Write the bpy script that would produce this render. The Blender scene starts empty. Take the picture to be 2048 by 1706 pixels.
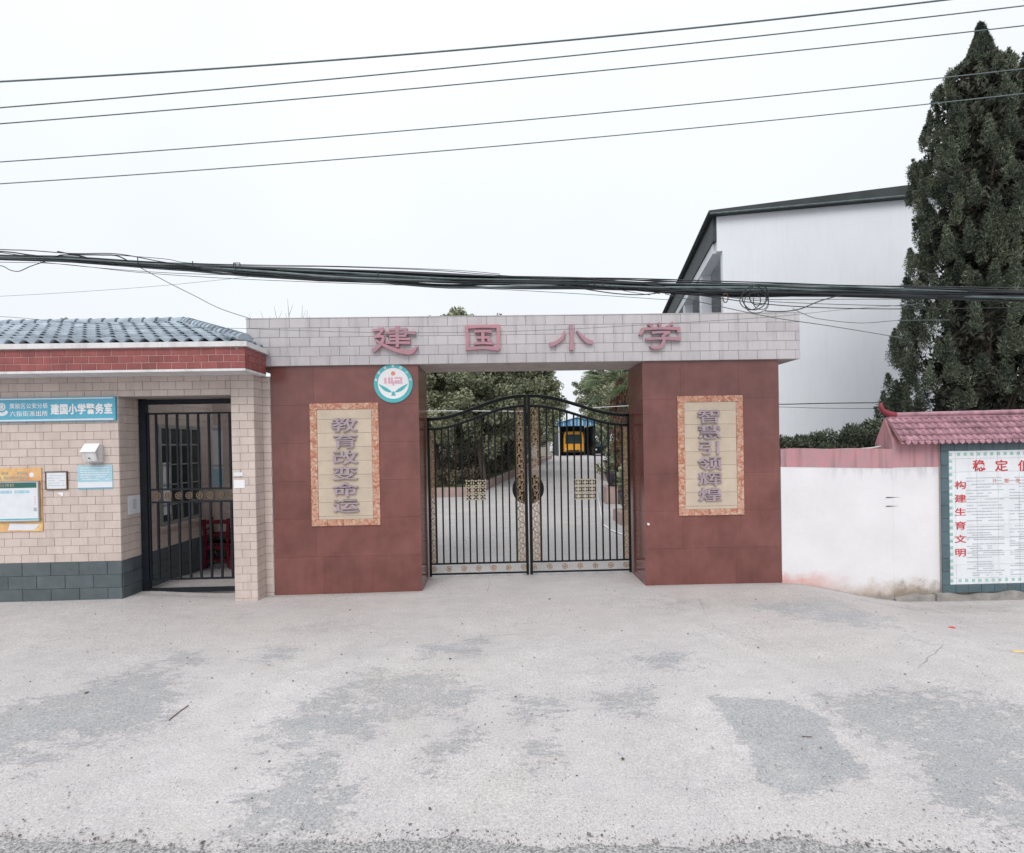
import bpy, bmesh, math, random
import numpy as np
from mathutils import Vector, Matrix, Euler

random.seed(7); RNG = np.random.default_rng(11)
sc = bpy.context.scene
COL = sc.collection
R = math.radians

# ------------------------------------------------------------------ camera
CAMH = 2.2
yaw, pit, rol = R(1.4), R(-0.4), 0.018
f0 = Vector((math.sin(yaw)*math.cos(pit), math.cos(yaw)*math.cos(pit), math.sin(pit)))
r0 = Vector((math.cos(yaw), -math.sin(yaw), 0)); u0 = r0.cross(f0)
rr = (r0*math.cos(rol) - u0*math.sin(rol)).normalized(); uu = rr.cross(f0)
cd = bpy.data.cameras.new('camera'); cam = bpy.data.objects.new('camera', cd); COL.objects.link(cam)
M = Matrix((rr, uu, -f0)).transposed().to_4x4(); M.translation = Vector((0, 0, CAMH)); cam.matrix_world = M
cd.sensor_width = 36; cd.lens = 18; cd.shift_y = 42.5/2048; cd.clip_end = 2000; cd.clip_start = .05
sc.camera = cam
FPX, CX, CY = 1024., 1024., 895.5
def P(a, b, Y):
    """the point of the place seen at photo pixel a,b at distance Y"""
    d = f0 + rr*((a-CX)/FPX) - uu*((b-CY)/FPX)
    return Vector((0, 0, CAMH)) + d*(Y/d.y)

# ------------------------------------------------------------------ world + sun
w = bpy.data.worlds.new('World'); sc.world = w; w.use_nodes = True
nt = w.node_tree; nt.nodes.clear()
sky = nt.nodes.new('ShaderNodeTexSky'); sky.sky_type = 'NISHITA'; sky.sun_disc = False
SE, SA = R(46), R(192)     # sun elevation / compass azimuth (behind the camera, veiled by cloud)
sky.sun_elevation = SE; sky.sun_rotation = SA; sky.dust_density = 4
mx = nt.nodes.new('ShaderNodeMix'); mx.data_type = 'RGBA'; mx.inputs[0].default_value = .93
tcw = nt.nodes.new('ShaderNodeTexCoord'); spw = nt.nodes.new('ShaderNodeSeparateXYZ'); nt.links.new(tcw.outputs['Generated'], spw.inputs[0])
rw = nt.nodes.new('ShaderNodeValToRGB'); nt.links.new(spw.outputs[2], rw.inputs[0]); el = rw.color_ramp.elements
el[0].position = 0; el[0].color = (.83, .865, .905, 1); el[1].position = 1; el[1].color = (1.42, 1.46, 1.48, 1)
for p_, c_ in ((.30, (.85, .89, .935)), (.62, (.93, .96, .985)), (.80, (1.10, 1.14, 1.17))):
    e_ = el.new(p_); e_.color = (*c_, 1)
nw_ = nt.nodes.new('ShaderNodeTexNoise'); nw_.inputs['Scale'].default_value = 2.2; nw_.inputs['Detail'].default_value = 4; nt.links.new(tcw.outputs['Generated'], nw_.inputs['Vector'])
mrw = nt.nodes.new('ShaderNodeMapRange'); mrw.inputs[1].default_value = .3; mrw.inputs[2].default_value = .7; mrw.inputs[3].default_value = 9.7; mrw.inputs[4].default_value = 10.3; nt.links.new(nw_.outputs[0], mrw.inputs[0])
vm = nt.nodes.new('ShaderNodeVectorMath'); vm.operation = 'SCALE'; nt.links.new(rw.outputs[0], vm.inputs[0]); nt.links.new(mrw.outputs[0], vm.inputs['Scale']); nt.links.new(vm.outputs[0], mx.inputs[7])
bg = nt.nodes.new('ShaderNodeBackground'); bg.inputs[1].default_value = .1
wo = nt.nodes.new('ShaderNodeOutputWorld')
nt.links.new(sky.outputs[0], mx.inputs[6]); nt.links.new(mx.outputs[2], bg.inputs[0]); nt.links.new(bg.outputs[0], wo.inputs[0])
sl = bpy.data.lights.new('sun', 'SUN'); sl.energy = 1.5; sl.angle = R(32); sl.color = (1, .975, .94)
so = bpy.data.objects.new('sun', sl); COL.objects.link(so)
sd = Vector((math.sin(SA)*math.cos(SE), math.cos(SA)*math.cos(SE), math.sin(SE)))
so.rotation_euler = sd.to_track_quat('Z', 'Y').to_euler(); so.location = (0, -5, 20)
sc.view_settings.view_transform = 'Standard'; sc.view_settings.look = 'None'
sc.view_settings.exposure = .19; sc.view_settings.gamma = 1; sc.view_settings.use_curve_mapping = False
sc.render.engine = 'CYCLES'
sc.cycles.max_bounces = 6; sc.cycles.diffuse_bounces = 3; sc.cycles.glossy_bounces = 2
sc.cycles.transparent_max_bounces = 6; sc.cycles.use_denoising = True

# ------------------------------------------------------------------ materials
def mat(name, col, rough=.7, var=.12, scale=3., bump=0., bscale=60., rnd=0., spec=.4, metal=0., col2=None, streak=0., island=0., detail=6):
    m = bpy.data.materials.new(name); m.use_nodes = True
    n, l = m.node_tree.nodes, m.node_tree.links
    bs = n['Principled BSDF']; bs.inputs['Roughness'].default_value = rough
    bs.inputs['Specular IOR Level'].default_value = spec; bs.inputs['Metallic'].default_value = metal
    tc = n.new('ShaderNodeTexCoord'); geo = n.new('ShaderNodeNewGeometry')
    no = n.new('ShaderNodeTexNoise'); no.inputs['Scale'].default_value = scale; no.inputs['Detail'].default_value = detail; no.inputs['Roughness'].default_value = .62
    l.new(geo.outputs['Position'], no.inputs['Vector'])
    ra = n.new('ShaderNodeValToRGB'); ra.color_ramp.elements[0].position = .32; ra.color_ramp.elements[1].position = .68
    a = [max(0, c*(1-var)) for c in col]; b = [min(1, c*(1+var)) for c in (col2 or col)]
    ra.color_ramp.elements[0].color = (*a, 1); ra.color_ramp.elements[1].color = (*b, 1)
    l.new(no.outputs[0], ra.inputs[0]); out = ra.outputs[0]
    if streak:
        mp = n.new('ShaderNodeMapping'); mp.inputs['Scale'].default_value = (5, 5, .5); l.new(geo.outputs['Position'], mp.inputs[0])
        n2 = n.new('ShaderNodeTexNoise'); n2.inputs['Scale'].default_value = 2.2; n2.inputs['Detail'].default_value = 8; l.new(mp.outputs[0], n2.inputs['Vector'])
        r2 = n.new('ShaderNodeValToRGB'); r2.color_ramp.elements[0].position = .5; r2.color_ramp.elements[1].position = .8
        r2.color_ramp.elements[0].color = (0, 0, 0, 1); r2.color_ramp.elements[1].color = (streak,)*3+(1,); l.new(n2.outputs[0], r2.inputs[0])
        mm = n.new('ShaderNodeMix'); mm.data_type = 'RGBA'; mm.blend_type = 'MULTIPLY'; mm.inputs[7].default_value = (.45, .43, .42, 1)
        l.new(r2.outputs[0], mm.inputs[0]); l.new(out, mm.inputs[6]); out = mm.outputs[2]
    if rnd or island:
        hv = n.new('ShaderNodeHueSaturation')
        mr = n.new('ShaderNodeMapRange')
        if rnd:
            oi = n.new('ShaderNodeObjectInfo'); l.new(oi.outputs['Random'], mr.inputs[0]); k = rnd
        else:
            l.new(geo.outputs['Random Per Island'], mr.inputs[0]); k = island
        mr.inputs[3].default_value = 1-k; mr.inputs[4].default_value = 1+k
        l.new(mr.outputs[0], hv.inputs['Value']); l.new(out, hv.inputs['Color']); out = hv.outputs[0]
    l.new(out, bs.inputs['Base Color'])
    if bump:
        nb = n.new('ShaderNodeTexNoise'); nb.inputs['Scale'].default_value = bscale; nb.inputs['Detail'].default_value = 4
        l.new(geo.outputs['Position'], nb.inputs['Vector'])
        bu = n.new('ShaderNodeBump'); bu.inputs['Strength'].default_value = bump; bu.inputs['Distance'].default_value = .01
        l.new(nb.outputs[0], bu.inputs['Height']); l.new(bu.outputs[0], bs.inputs['Normal'])
    return m

MT = {}
MT['granite'] = mat('granite', (.150, .056, .049), .17, .10, 2.2, rnd=.08, spec=.5, col2=(.185, .072, .063), streak=.22)
MT['beam_tile'] = mat('beam_tile', (.49, .465, .48), .5, .06, 2.2, rnd=.05, streak=.4)
MT['grout'] = mat('grout', (.36, .325, .305), .9, .1, 8)
MT['grout_light'] = mat('grout_light', (.50, .32, .30), .9, .1, 8)
MT['beige'] = mat('beige_tile', (.54, .455, .415), .55, .07, 3, rnd=.055, streak=.25, bump=.15, bscale=80)
MT['dark_base'] = mat('dark_base_tile', (.085, .105, .115), .5, .15, 5, rnd=.1)
MT['red_tile'] = mat('red_tile', (.25, .07, .066), .5, .15, 6, rnd=.14, streak=.3)
MT['cap'] = mat('white_cap', (.66, .65, .66), .7, .08, 3, streak=.5)
MT['roof'] = mat('blue_grey_tile', (.24, .29, .345), .5, .2, 4, rnd=.2, col2=(.31, .365, .42))
MT['roof_dark'] = mat('roof_bed', (.035, .035, .035), .9)
MT['mortar'] = mat('mortar', (.3, .28, .25), .9, .2, 14)
MT['soffit'] = mat('soffit_plaster', (.42, .37, .34), .85, .15, 4, streak=.5)
MT['iron'] = mat('black_iron', (.006, .008, .009), .4, .2, 20, spec=.2)
MT['iron_grey'] = mat('dark_grey_iron', (.010, .013, .018), .5, .3, 12, spec=.25)
MT['gold'] = mat('antique_gold', (.27, .19, .12), .55, .35, 25, spec=.3, metal=.0)
MT['gold_pale'] = mat('pale_gold', (.38, .33, .24), .6, .2, 25)
MT['letter'] = mat('faded_pink_letter', (.38, .25, .30), .55, .1, 2.2, rnd=.05, col2=(.44, .20, .235))
MT['letter_small'] = mat('lilac_letter', (.34, .27, .31), .55, .12, 8)
MT['panel'] = mat('panel_beige', (.50, .415, .33), .55, .07, 6, rnd=.04)
MT['white'] = mat('white_paint', (.74, .74, .75), .6, .04, 3)
MT['paper'] = mat('paper', (.66, .68, .72), .7, .05, 8)
MT['teal'] = mat('teal_print', (.08, .40, .43), .5, .08, 12)
MT['pink_print'] = mat('pink_print', (.66, .36, .46), .5, .05, 12)
MT['coral'] = mat('coral_print', (.68, .23, .17), .5, .05, 12)
MT['blue_sign'] = mat('blue_sign', (.095, .36, .50), .45, .08, 5)
MT['pale_blue'] = mat('pale_blue_print', (.30, .50, .60), .5, .06, 3, col2=(.36, .55, .63))
MT['orange'] = mat('orange_print', (.66, .30, .14), .5, .12, 7, col2=(.66, .46, .20))
MT['green_dark'] = mat('dark_green_print', (.03, .12, .10), .5)
MT['ink'] = mat('grey_ink', (.36, .40, .45), .6)
MT['red_ink'] = mat('red_ink', (.52, .045, .05), .55, .15, 20)
MT['green_ink'] = mat('green_ink', (.28, .52, .45), .55, .2, 60)
MT['orange_ink'] = mat('orange_ink', (.62, .18, .10), .55)
MT['board_frame'] = mat('slate_green_tile', (.075, .115, .135), .4, .15, 5, rnd=.1)
MT['board_tile'] = mat('white_glazed_tile', (.70, .72, .75), .3, .04, 5, rnd=.03, streak=.25)
MT['pink_wall'] = mat('pink_plaster', (.52, .25, .27), .85, .04, 5, col2=(.37, .24, .26), streak=.9, detail=10, bump=.3, bscale=40)
MT['pink_roof'] = mat('pink_roof_tile', (.30, .16, .20), .6, .25, 9, rnd=.14, col2=(.37, .20, .24))
MT['red_finial'] = mat('red_finial', (.26, .035, .055), .5)
MT['bldg'] = mat('pale_blue_render', (.70, .73, .775), .85, .03, .5, streak=.08)
MT['fascia'] = mat('dark_fascia', (.026, .034, .036), .6, .3, 2)
MT['cable'] = mat('black_cable', (.018, .022, .026), .5, .3, 6)
MT['cable_grey'] = mat('grey_cable', (.11, .145, .15), .5, .3, 6)
MT['wood'] = mat('brown_door', (.11, .055, .035), .6, .3, 12)
MT['redwood'] = mat('dark_red_lacquer', (.11, .008, .018), .35, .3, 12)
MT['kerb'] = mat('pink_kerb_tile', (.36, .26, .24), .7, .12, 4)
MT['soil'] = mat('soil', (.07, .055, .035), .95, .5, 3, col2=(.07, .085, .035), bump=.8, bscale=12)
MT['bark'] = mat('bark', (.085, .065, .05), .9, .35, 9, bump=.8, bscale=18)
MT['leaf'] = mat('camphor_leaf', (.20, .23, .14), .6, .3, .9, island=.4, col2=(.28, .29, .19), spec=.25)
MT['leaf_dark'] = mat('dark_leaf', (.15, .18, .11), .6, .35, 1.1, island=.4, col2=(.22, .225, .145), spec=.25)
MT['juniper'] = mat('juniper_leaf', (.056, .080, .060), .8, .4, 1.6, island=.5, col2=(.120, .135, .095), spec=.15)
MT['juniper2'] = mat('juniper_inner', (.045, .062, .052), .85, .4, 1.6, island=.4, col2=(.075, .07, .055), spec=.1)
MT['palm'] = mat('palm_leaf', (.09, .13, .06), .5, .3, 4, island=.3)
MT['dead'] = mat('dry_thatch', (.13, .07, .045), .9, .3, 9, island=.3)
MT['stone'] = mat('pebble', (.22, .21, .21), .85, .3, 30, island=.5)
MT['dry_leaf'] = mat('dry_leaf_litter', (.10, .085, .03), .8, .3, 30, island=.5)
MT['yellow'] = mat('bus_yellow', (.72, .33, .03), .4, .08, 3)
MT['glass'] = mat('dark_glass', (.03, .045, .05), .08, .3, 2, spec=.6)
MT['tin_blue'] = mat('blue_tin', (.07, .20, .36), .45, .12, 2)
MT['black'] = mat('black_rubber', (.02, .02, .02), .8)
MT['dark_int'] = mat('dark_back_wall', (.06, .065, .07), .9)
MT['pot'] = mat('glazed_pot', (.035, .025, .04), .3, .3, 6)
MT['hose'] = mat('white_pipe', (.66, .67, .70), .5)
MT['concrete'] = mat('footing_concrete', (.27, .255, .24), .9, .25, 6, bump=.6, bscale=30)
MT['window_frame'] = mat('aluminium', (.38, .40, .41), .35, .1, 5, metal=.5)

def white_wall_material():
    """lime-washed wall: pink paint band on top is its own part; dirt washes down from it and damp stains rise at the foot"""
    m = mat('limewash', (.70, .69, .71), .85, .05, 1.3, bump=.35, bscale=14)
    n, l = m.node_tree.nodes, m.node_tree.links; bs = n['Principled BSDF']
    src = bs.inputs['Base Color'].links[0].from_socket
    geo = n.new('ShaderNodeNewGeometry'); sp = n.new('ShaderNodeSeparateXYZ'); l.new(geo.outputs['Position'], sp.inputs[0])
    def stain(z0, z1, scale, mp, col, prev, lo=.45, hi=.75, x0=None, x1=None, k=1.0):
        a = n.new('ShaderNodeMapRange'); a.clamp = True; a.inputs[1].default_value = z0; a.inputs[2].default_value = z1
        l.new(sp.outputs[2], a.inputs[0])
        mpn = n.new('ShaderNodeMapping'); mpn.inputs['Scale'].default_value = mp; l.new(geo.outputs['Position'], mpn.inputs[0])
        no = n.new('ShaderNodeTexNoise'); no.inputs['Scale'].default_value = scale; no.inputs['Detail'].default_value = 9; no.inputs['Roughness'].default_value = .65
        l.new(mpn.outputs[0], no.inputs['Vector'])
        s = n.new('ShaderNodeMath'); s.operation = 'MULTIPLY_ADD'; l.new(a.outputs[0], s.inputs[0]); s.inputs[1].default_value = .55; 
        l.new(no.outputs[0], s.inputs[2])
        r = n.new('ShaderNodeMapRange'); r.inputs[1].default_value = lo+.35; r.inputs[2].default_value = hi+.35; r.inputs[4].default_value = k; l.new(s.outputs[0], r.inputs[0])
        o = r.outputs[0]
        if x0 is not None:
            b = n.new('ShaderNodeMapRange'); b.interpolation_type = 'SMOOTHSTEP'; b.inputs[1].default_value = x0; b.inputs[2].default_value = x1; l.new(sp.outputs[0], b.inputs[0])
            q = n.new('ShaderNodeMath'); q.operation = 'MULTIPLY'; l.new(o, q.inputs[0]); l.new(b.outputs[0], q.inputs[1]); o = q.outputs[0]
        x = n.new('ShaderNodeMix'); x.data_type = 'RGBA'; x.inputs[7].default_value = (*col, 1)
        l.new(o, x.inputs[0]); l.new(prev, x.inputs[6]); return x.outputs[2]
    c = stain(1.25, 1.78, 3.2, (3, 3, .55), (.30, .29, .32), src, .52, .95, 4.7, 5.6, .75)
    c = stain(.16, -.26, 3.0, (1, 1, 1), (.40, .30, .22), c, .30, .75, k=.8)
    c = stain(.0, -.3, 5.0, (1, 1, 1), (.16, .14, .12), c, .45, .8, k=.8)
    c = stain(.10, -.25, 7.0, (1, 1, 1), (.24, .20, .16), c, .34, .6, 5.95, 6.2, .85)
    c = stain(.32, .02, 2.2, (1, 1, 1), (.55, .18, .12), c, .42, .75, 5.6, 4.3, .75)
    l.new(c, bs.inputs['Base Color'])
    return m
MT['limewash'] = white_wall_material()

def border_material():
    m = mat('marbled_border', (.48, .15, .07), .5, .1, 14)
    n, l = m.node_tree.nodes, m.node_tree.links; bs = n['Principled BSDF']
    geo = n.new('ShaderNodeNewGeometry'); no = n.new('ShaderNodeTexNoise'); no.inputs['Scale'].default_value = 17; no.inputs['Detail'].default_value = 7; no.inputs['Distortion'].default_value = 1.5
    l.new(geo.outputs['Position'], no.inputs['Vector'])
    ra = n.new('ShaderNodeValToRGB'); e = ra.color_ramp.elements; e[0].position = .36; e[0].color = (.36, .13, .08, 1); e[1].position = .66; e[1].color = (.56, .42, .34, 1)
    k = e.new(.5); k.color = (.47, .24, .16, 1); l.new(no.outputs[0], ra.inputs[0]); l.new(ra.outputs[0], bs.inputs['Base Color'])
    return m
MT['border'] = border_material()

# ------------------------------------------------------------------ object helpers
def link(o, parent=None):
    COL.objects.link(o)
    if parent is not None: o.parent = parent
    return o
def tag(o, label=None, cat=None, group=None, kind=None):
    if label: o['label'] = label
    if cat: o['category'] = cat
    if group: o['group'] = group
    if kind: o['kind'] = kind
    return o
def empty(name, loc=(0, 0, 0), rz=0.):
    o = bpy.data.objects.new(name, None); o.location = loc; o.rotation_euler = (0, 0, rz); o.empty_display_size = .2
    COL.objects.link(o); return o
def mesh_np(name, V, Fc, m, smooth=False):
    me = bpy.data.meshes.new(name)
    V = np.asarray(V, dtype=np.float32); Fc = np.asarray(Fc, dtype=np.int32); k = Fc.shape[1]
    me.vertices.add(len(V)); me.vertices.foreach_set('co', V.ravel())
    me.loops.add(Fc.size); me.loops.foreach_set('vertex_index', Fc.ravel())
    me.polygons.add(len(Fc)); me.polygons.foreach_set('loop_start', np.arange(0, Fc.size, k, dtype=np.int32))
    me.update(); me.validate(); me.materials.append(m)
    if smooth: me.shade_smooth()
    return me
class MB:
    def __init__(s): s.v = []; s.f = []
    def box(s, x0, x1, y0, y1, z0, z1, bev=0):
        b = len(s.v)
        s.v += [(x0, y0, z0), (x1, y0, z0), (x1, y1, z0), (x0, y1, z0), (x0, y0, z1), (x1, y0, z1), (x1, y1, z1), (x0, y1, z1)]
        for q in ((0, 3, 2, 1), (4, 5, 6, 7), (0, 1, 5, 4), (1, 2, 6, 5), (2, 3, 7, 6), (3, 0, 4, 7)): s.f.append(tuple(b+i for i in q))
        return s
    def obox(s, c, ax, ay, az):
        """box centred at c with half-vectors"""
        c, ax, ay, az = map(Vector, (c, ax, ay, az)); b = len(s.v)
        for k in (-1, 1):
            for i, j in ((-1, -1), (1, -1), (1, 1), (-1, 1)): s.v.append(tuple(c+ax*i+ay*j+az*k))
        for q in ((0, 3, 2, 1), (4, 5, 6, 7), (0, 1, 5, 4), (1, 2, 6, 5), (2, 3, 7, 6), (3, 0, 4, 7)): s.f.append(tuple(b+i for i in q))
        return s
    def tube(s, pts, r, n=6, caps=True):
        pts = [Vector(p) for p in pts]; rs = r if isinstance(r, (list, tuple)) else [r]*len(pts); b = len(s.v)
        up = Vector((0, 0, 1))
        for i, p in enumerate(pts):
            t = (pts[min(i+1, len(pts)-1)]-pts[max(i-1, 0)]).normalized()
            a = t.cross(up if abs(t.z) < .9 else Vector((1, 0, 0))).normalized(); c = t.cross(a)
            for k in range(n):
                th = 2*math.pi*k/n; s.v.append(tuple(p+(a*math.cos(th)+c*math.sin(th))*rs[i]))
        for i in range(len(pts)-1):
            for k in range(n):
                s.f.append((b+i*n+k, b+i*n+(k+1) % n, b+(i+1)*n+(k+1) % n, b+(i+1)*n+k))
        if caps:
            s.f.append(tuple(b+k for k in range(n))[::-1]); e = b+(len(pts)-1)*n; s.f.append(tuple(e+k for k in range(n)))
        return s
    def prism(s, poly, y0, y1):
        """polygon in XZ (list of (x,z)), from y0 (front) to y1"""
        b = len(s.v); n = len(poly)
        s.v += [(p[0], y0, p[1]) for p in poly]+[(p[0], y1, p[1]) for p in poly]
        s.f.append(tuple(b+i for i in range(n))); s.f.append(tuple(b+n+i for i in range(n))[::-1])
        for i in range(n): s.f.append((b+i, b+n+i, b+n+(i+1) % n, b+(i+1) % n))
        return s
    def disc(s, x, z, r, y0, y1, n=28, r_in=0, a0=0, a1=2*math.pi):
        full = abs(a1-a0-2*math.pi) < 1e-4
        m = n if full else n+1; b = len(s.v)
        ang = [a0+(a1-a0)*i/n for i in range(m)]
        if r_in > 0:
            for y in (y0, y1):
                for R_ in (r, r_in): s.v += [(x+R_*math.cos(t), y, z+R_*math.sin(t)) for t in ang]
            for i in range(n):
                j = (i+1) % m
                s.f += [(b+i, b+m+i, b+m+j, b+j), (b+2*m+i, b+2*m+j, b+3*m+j, b+3*m+i), (b+i, b+j, b+2*m+j, b+2*m+i), (b+m+i, b+3*m+i, b+3*m+j, b+m+j)]
        else:
            s.prism([(x+r*math.cos(t), z+r*math.sin(t)) for t in ang], y0, y1)
        return s
    def mesh(s, name, m, smooth=False):
        me = bpy.data.meshes.new(name); me.from_pydata(s.v, [], s.f); me.update(); me.materials.append(m)
        bm = bmesh.new(); bm.from_mesh(me); bmesh.ops.recalc_face_normals(bm, faces=bm.faces); bm.to_mesh(me); bm.free()
        if smooth: me.shade_smooth()
        return me
    def obj(s, name, m, parent=None, smooth=False):
        return link(bpy.data.objects.new(name, s.mesh(name, m, smooth)), parent)
def bevel(me, w=.004, seg=1):
    bm = bmesh.new(); bm.from_mesh(me); bmesh.ops.bevel(bm, geom=bm.edges[:], offset=w, segments=seg, affect='EDGES'); bm.to_mesh(me); bm.free(); return me
_tm = {}
def tile_mesh(wd, ht, th, m):
    k = (round(wd, 3), round(ht, 3), th, m.name)
    if k not in _tm:
        b = .0008 if m.name == 'granite' else min(.003, wd*.2, ht*.2); t = MB(); v = t.v
        x, z = wd/2, ht/2        # bevelled slab: back at y=0, front at y=-th
        v += [(-x, 0, -z), (x, 0, -z), (x, 0, z), (-x, 0, z), (-x, -th+b, -z), (x, -th+b, -z), (x, -th+b, z), (-x, -th+b, z), (-x+b, -th, -z+b), (x-b, -th, -z+b), (x-b, -th, z-b), (-x+b, -th, z-b)]
        for i in range(4):
            j = (i+1) % 4; t.f += [(i, j, 4+j, 4+i), (4+i, 4+j, 8+j, 8+i)]
        t.f.append((8, 9, 10, 11)); _tm[k] = t.mesh('tile', m)
    return _tm[k]
def tile_rects(x0, x1, z0, z1, tw, th, gap, ox=0., oz=0., bond=.5):
    out = []; j = math.floor((z0-oz)/th)
    while oz+j*th < z1-1e-4:
        za, zb = max(z0, oz+j*th), min(z1, oz+(j+1)*th)
        s = ox+(tw*bond if j % 2 else 0); i = math.floor((x0-s)/tw)
        while s+i*tw < x1-1e-4:
            xa, xb = max(x0, s+i*tw), min(x1, s+(i+1)*tw)
            if xb-xa > gap*2.2 and zb-za > gap*2.2: out.append((xa+gap/2, xb-gap/2, za+gap/2, zb-gap/2))
            i += 1
        j += 1
    return out
def tiles(parent, name, rects, y, m, th=.012, rz=0., px=0., joined=False):
    """tiles on a wall face; rz=0 faces -Y at plane y. rz=90deg: wall x=px facing +X, rect x runs along Y"""
    if joined:
        mb = MB()
        for xa, xb, za, zb in rects:
            j = random.uniform(-.0012, .0012)
            if rz == 0: mb.box(xa, xb, y-th+j, y, za, zb)
            else: mb.box(px if rz > 0 else px-th+j, px+th+j if rz > 0 else px, xa, xb, za, zb)
        o = mb.obj(name, m, parent); tag(o, kind='stuff'); return
    for xa, xb, za, zb in rects:
        o = bpy.data.objects.new(name, tile_mesh(xb-xa, zb-za, th, m)); link(o, parent)
        j = random.uniform(-.0012, .0012); t = R(random.uniform(-.25, .25))
        if rz == 0: o.location = ((xa+xb)/2, y+j, (za+zb)/2); o.rotation_euler = (t, 0, t*.8)
        else:
            o.location = (px+j, (xa+xb)/2, (za+zb)/2); o.rotation_euler = (0, 0, rz)

_gl = {}
def glyph_verts(ch, off=0., res=3):
    k = (ch, off)
    if k not in _gl:
        cu = bpy.data.curves.new('glyph', 'FONT'); cu.body = ch; cu.extrude = .5; cu.offset = off; cu.resolution_u = res; cu.size = 1
        o = bpy.data.objects.new('glyph', cu); COL.objects.link(o)
        dg = bpy.context.evaluated_depsgraph_get(); me = bpy.data.meshes.new_from_object(o.evaluated_get(dg))
        V = np.array([v.co[:] for v in me.vertices]); Fc = [tuple(p.vertices) for p in me.polygons]
        bpy.data.objects.remove(o); bpy.data.curves.remove(cu); bpy.data.meshes.remove(me)
        _gl[k] = (V, Fc)
    return _gl[k]
def glyph(mb, ch, x, z, wd, ht, y, dep, off=0., full=True, flip=0., clerical=0.):
    """adds a character centred at x,z; y is its back plane, dep its thickness"""
    V, Fc = glyph_verts(ch, off); V = V.copy()
    if full:   # keep the em box so thin characters stay thin
        c = np.array([.5, .38]); s = np.array([wd, ht])/.96
    else:
        mn, mxx = V[:, :2].min(0), V[:, :2].max(0); c = (mn+mxx)/2; s = np.array([wd, ht])/(mxx-mn)
    u = V[:, 0]-c[0]; t = V[:, 1]-c[1]
    if clerical: t = t + clerical*(u*u*4-.3)*(t < 0)*.12
    b = len(mb.v)
    for i in range(len(V)): mb.v.append((x+u[i]*s[0], y-dep*(.5+V[i, 2]), z+t[i]*s[1]))
    mb.f += [tuple(b+i for i in q) for q in Fc]
    return mb
def text(mb, s, x0, x1, z, h, y, dep=.002, off=.01, cw=None, bold=0.):
    n = len(s); st = (x1-x0)/n
    for i, ch in enumerate(s):
        if not ch.strip(): continue
        for k, (a, b) in enumerate(((0, 0), (1, 0), (-1, 0), (0, 1), (0, -1)) if bold else ((0, 0),)): glyph(mb, ch, x0+st*(i+.5)+a*bold, z+b*bold, cw or st*.92, h, y, dep+.0003*k, off)

# ------------------------------------------------------------------ ground
def smooth(a, b, x): t = np.clip((x-a)/(b-a), 0, 1); return t*t*(3-2*t)
def gz(x, y):
    x = np.asarray(x, dtype=float); y = np.asarray(y, dtype=float)
    dip = -.33*smooth(4.25, 6.3, x)*smooth(3.6, 7.6, y)*(1-smooth(8.6, 9.5, y))
    rise = np.clip(y-9.2, 0, 46)*.0175
    left = .07*smooth(-4.2, -5.6, x)*smooth(5.2, 7.4, y)*(1-smooth(8.6, 9.5, y))
    return dip+rise+left
def G(a, b):
    d = f0 + rr*((a-CX)/FPX) - uu*((b-CY)/FPX); p = Vector((0, 0, CAMH))+d*(-CAMH/d.z); return (p.x, p.y)
xs = np.concatenate([[-400, -150, -60, -30, -18], np.arange(-12, 12.01, .08), [18, 30, 60, 150, 400]])
ys = np.concatenate([[-300, -60, -15, 0, 1.5], np.arange(2.2, 9.61, .06), np.arange(10, 56, 1.5), [57, 80, 150, 400]])
XX, YY = np.meshgrid(xs, ys); ZZ = gz(XX, YY)
ZZ = ZZ + .006*np.sin(XX*1.3+YY*.7)*np.cos(YY*1.9-XX*.4)*(YY < 9)*(YY > 2)*(abs(XX) < 12)
Vg = np.stack([XX.ravel(), YY.ravel(), ZZ.ravel()], 1)
nx, ny = len(xs), len(ys); ii = (np.arange(ny-1)[:, None]*nx+np.arange(nx-1)[None, :]).ravel()
Fg = np.stack([ii, ii+1, ii+nx+1, ii+nx], 1)

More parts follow.
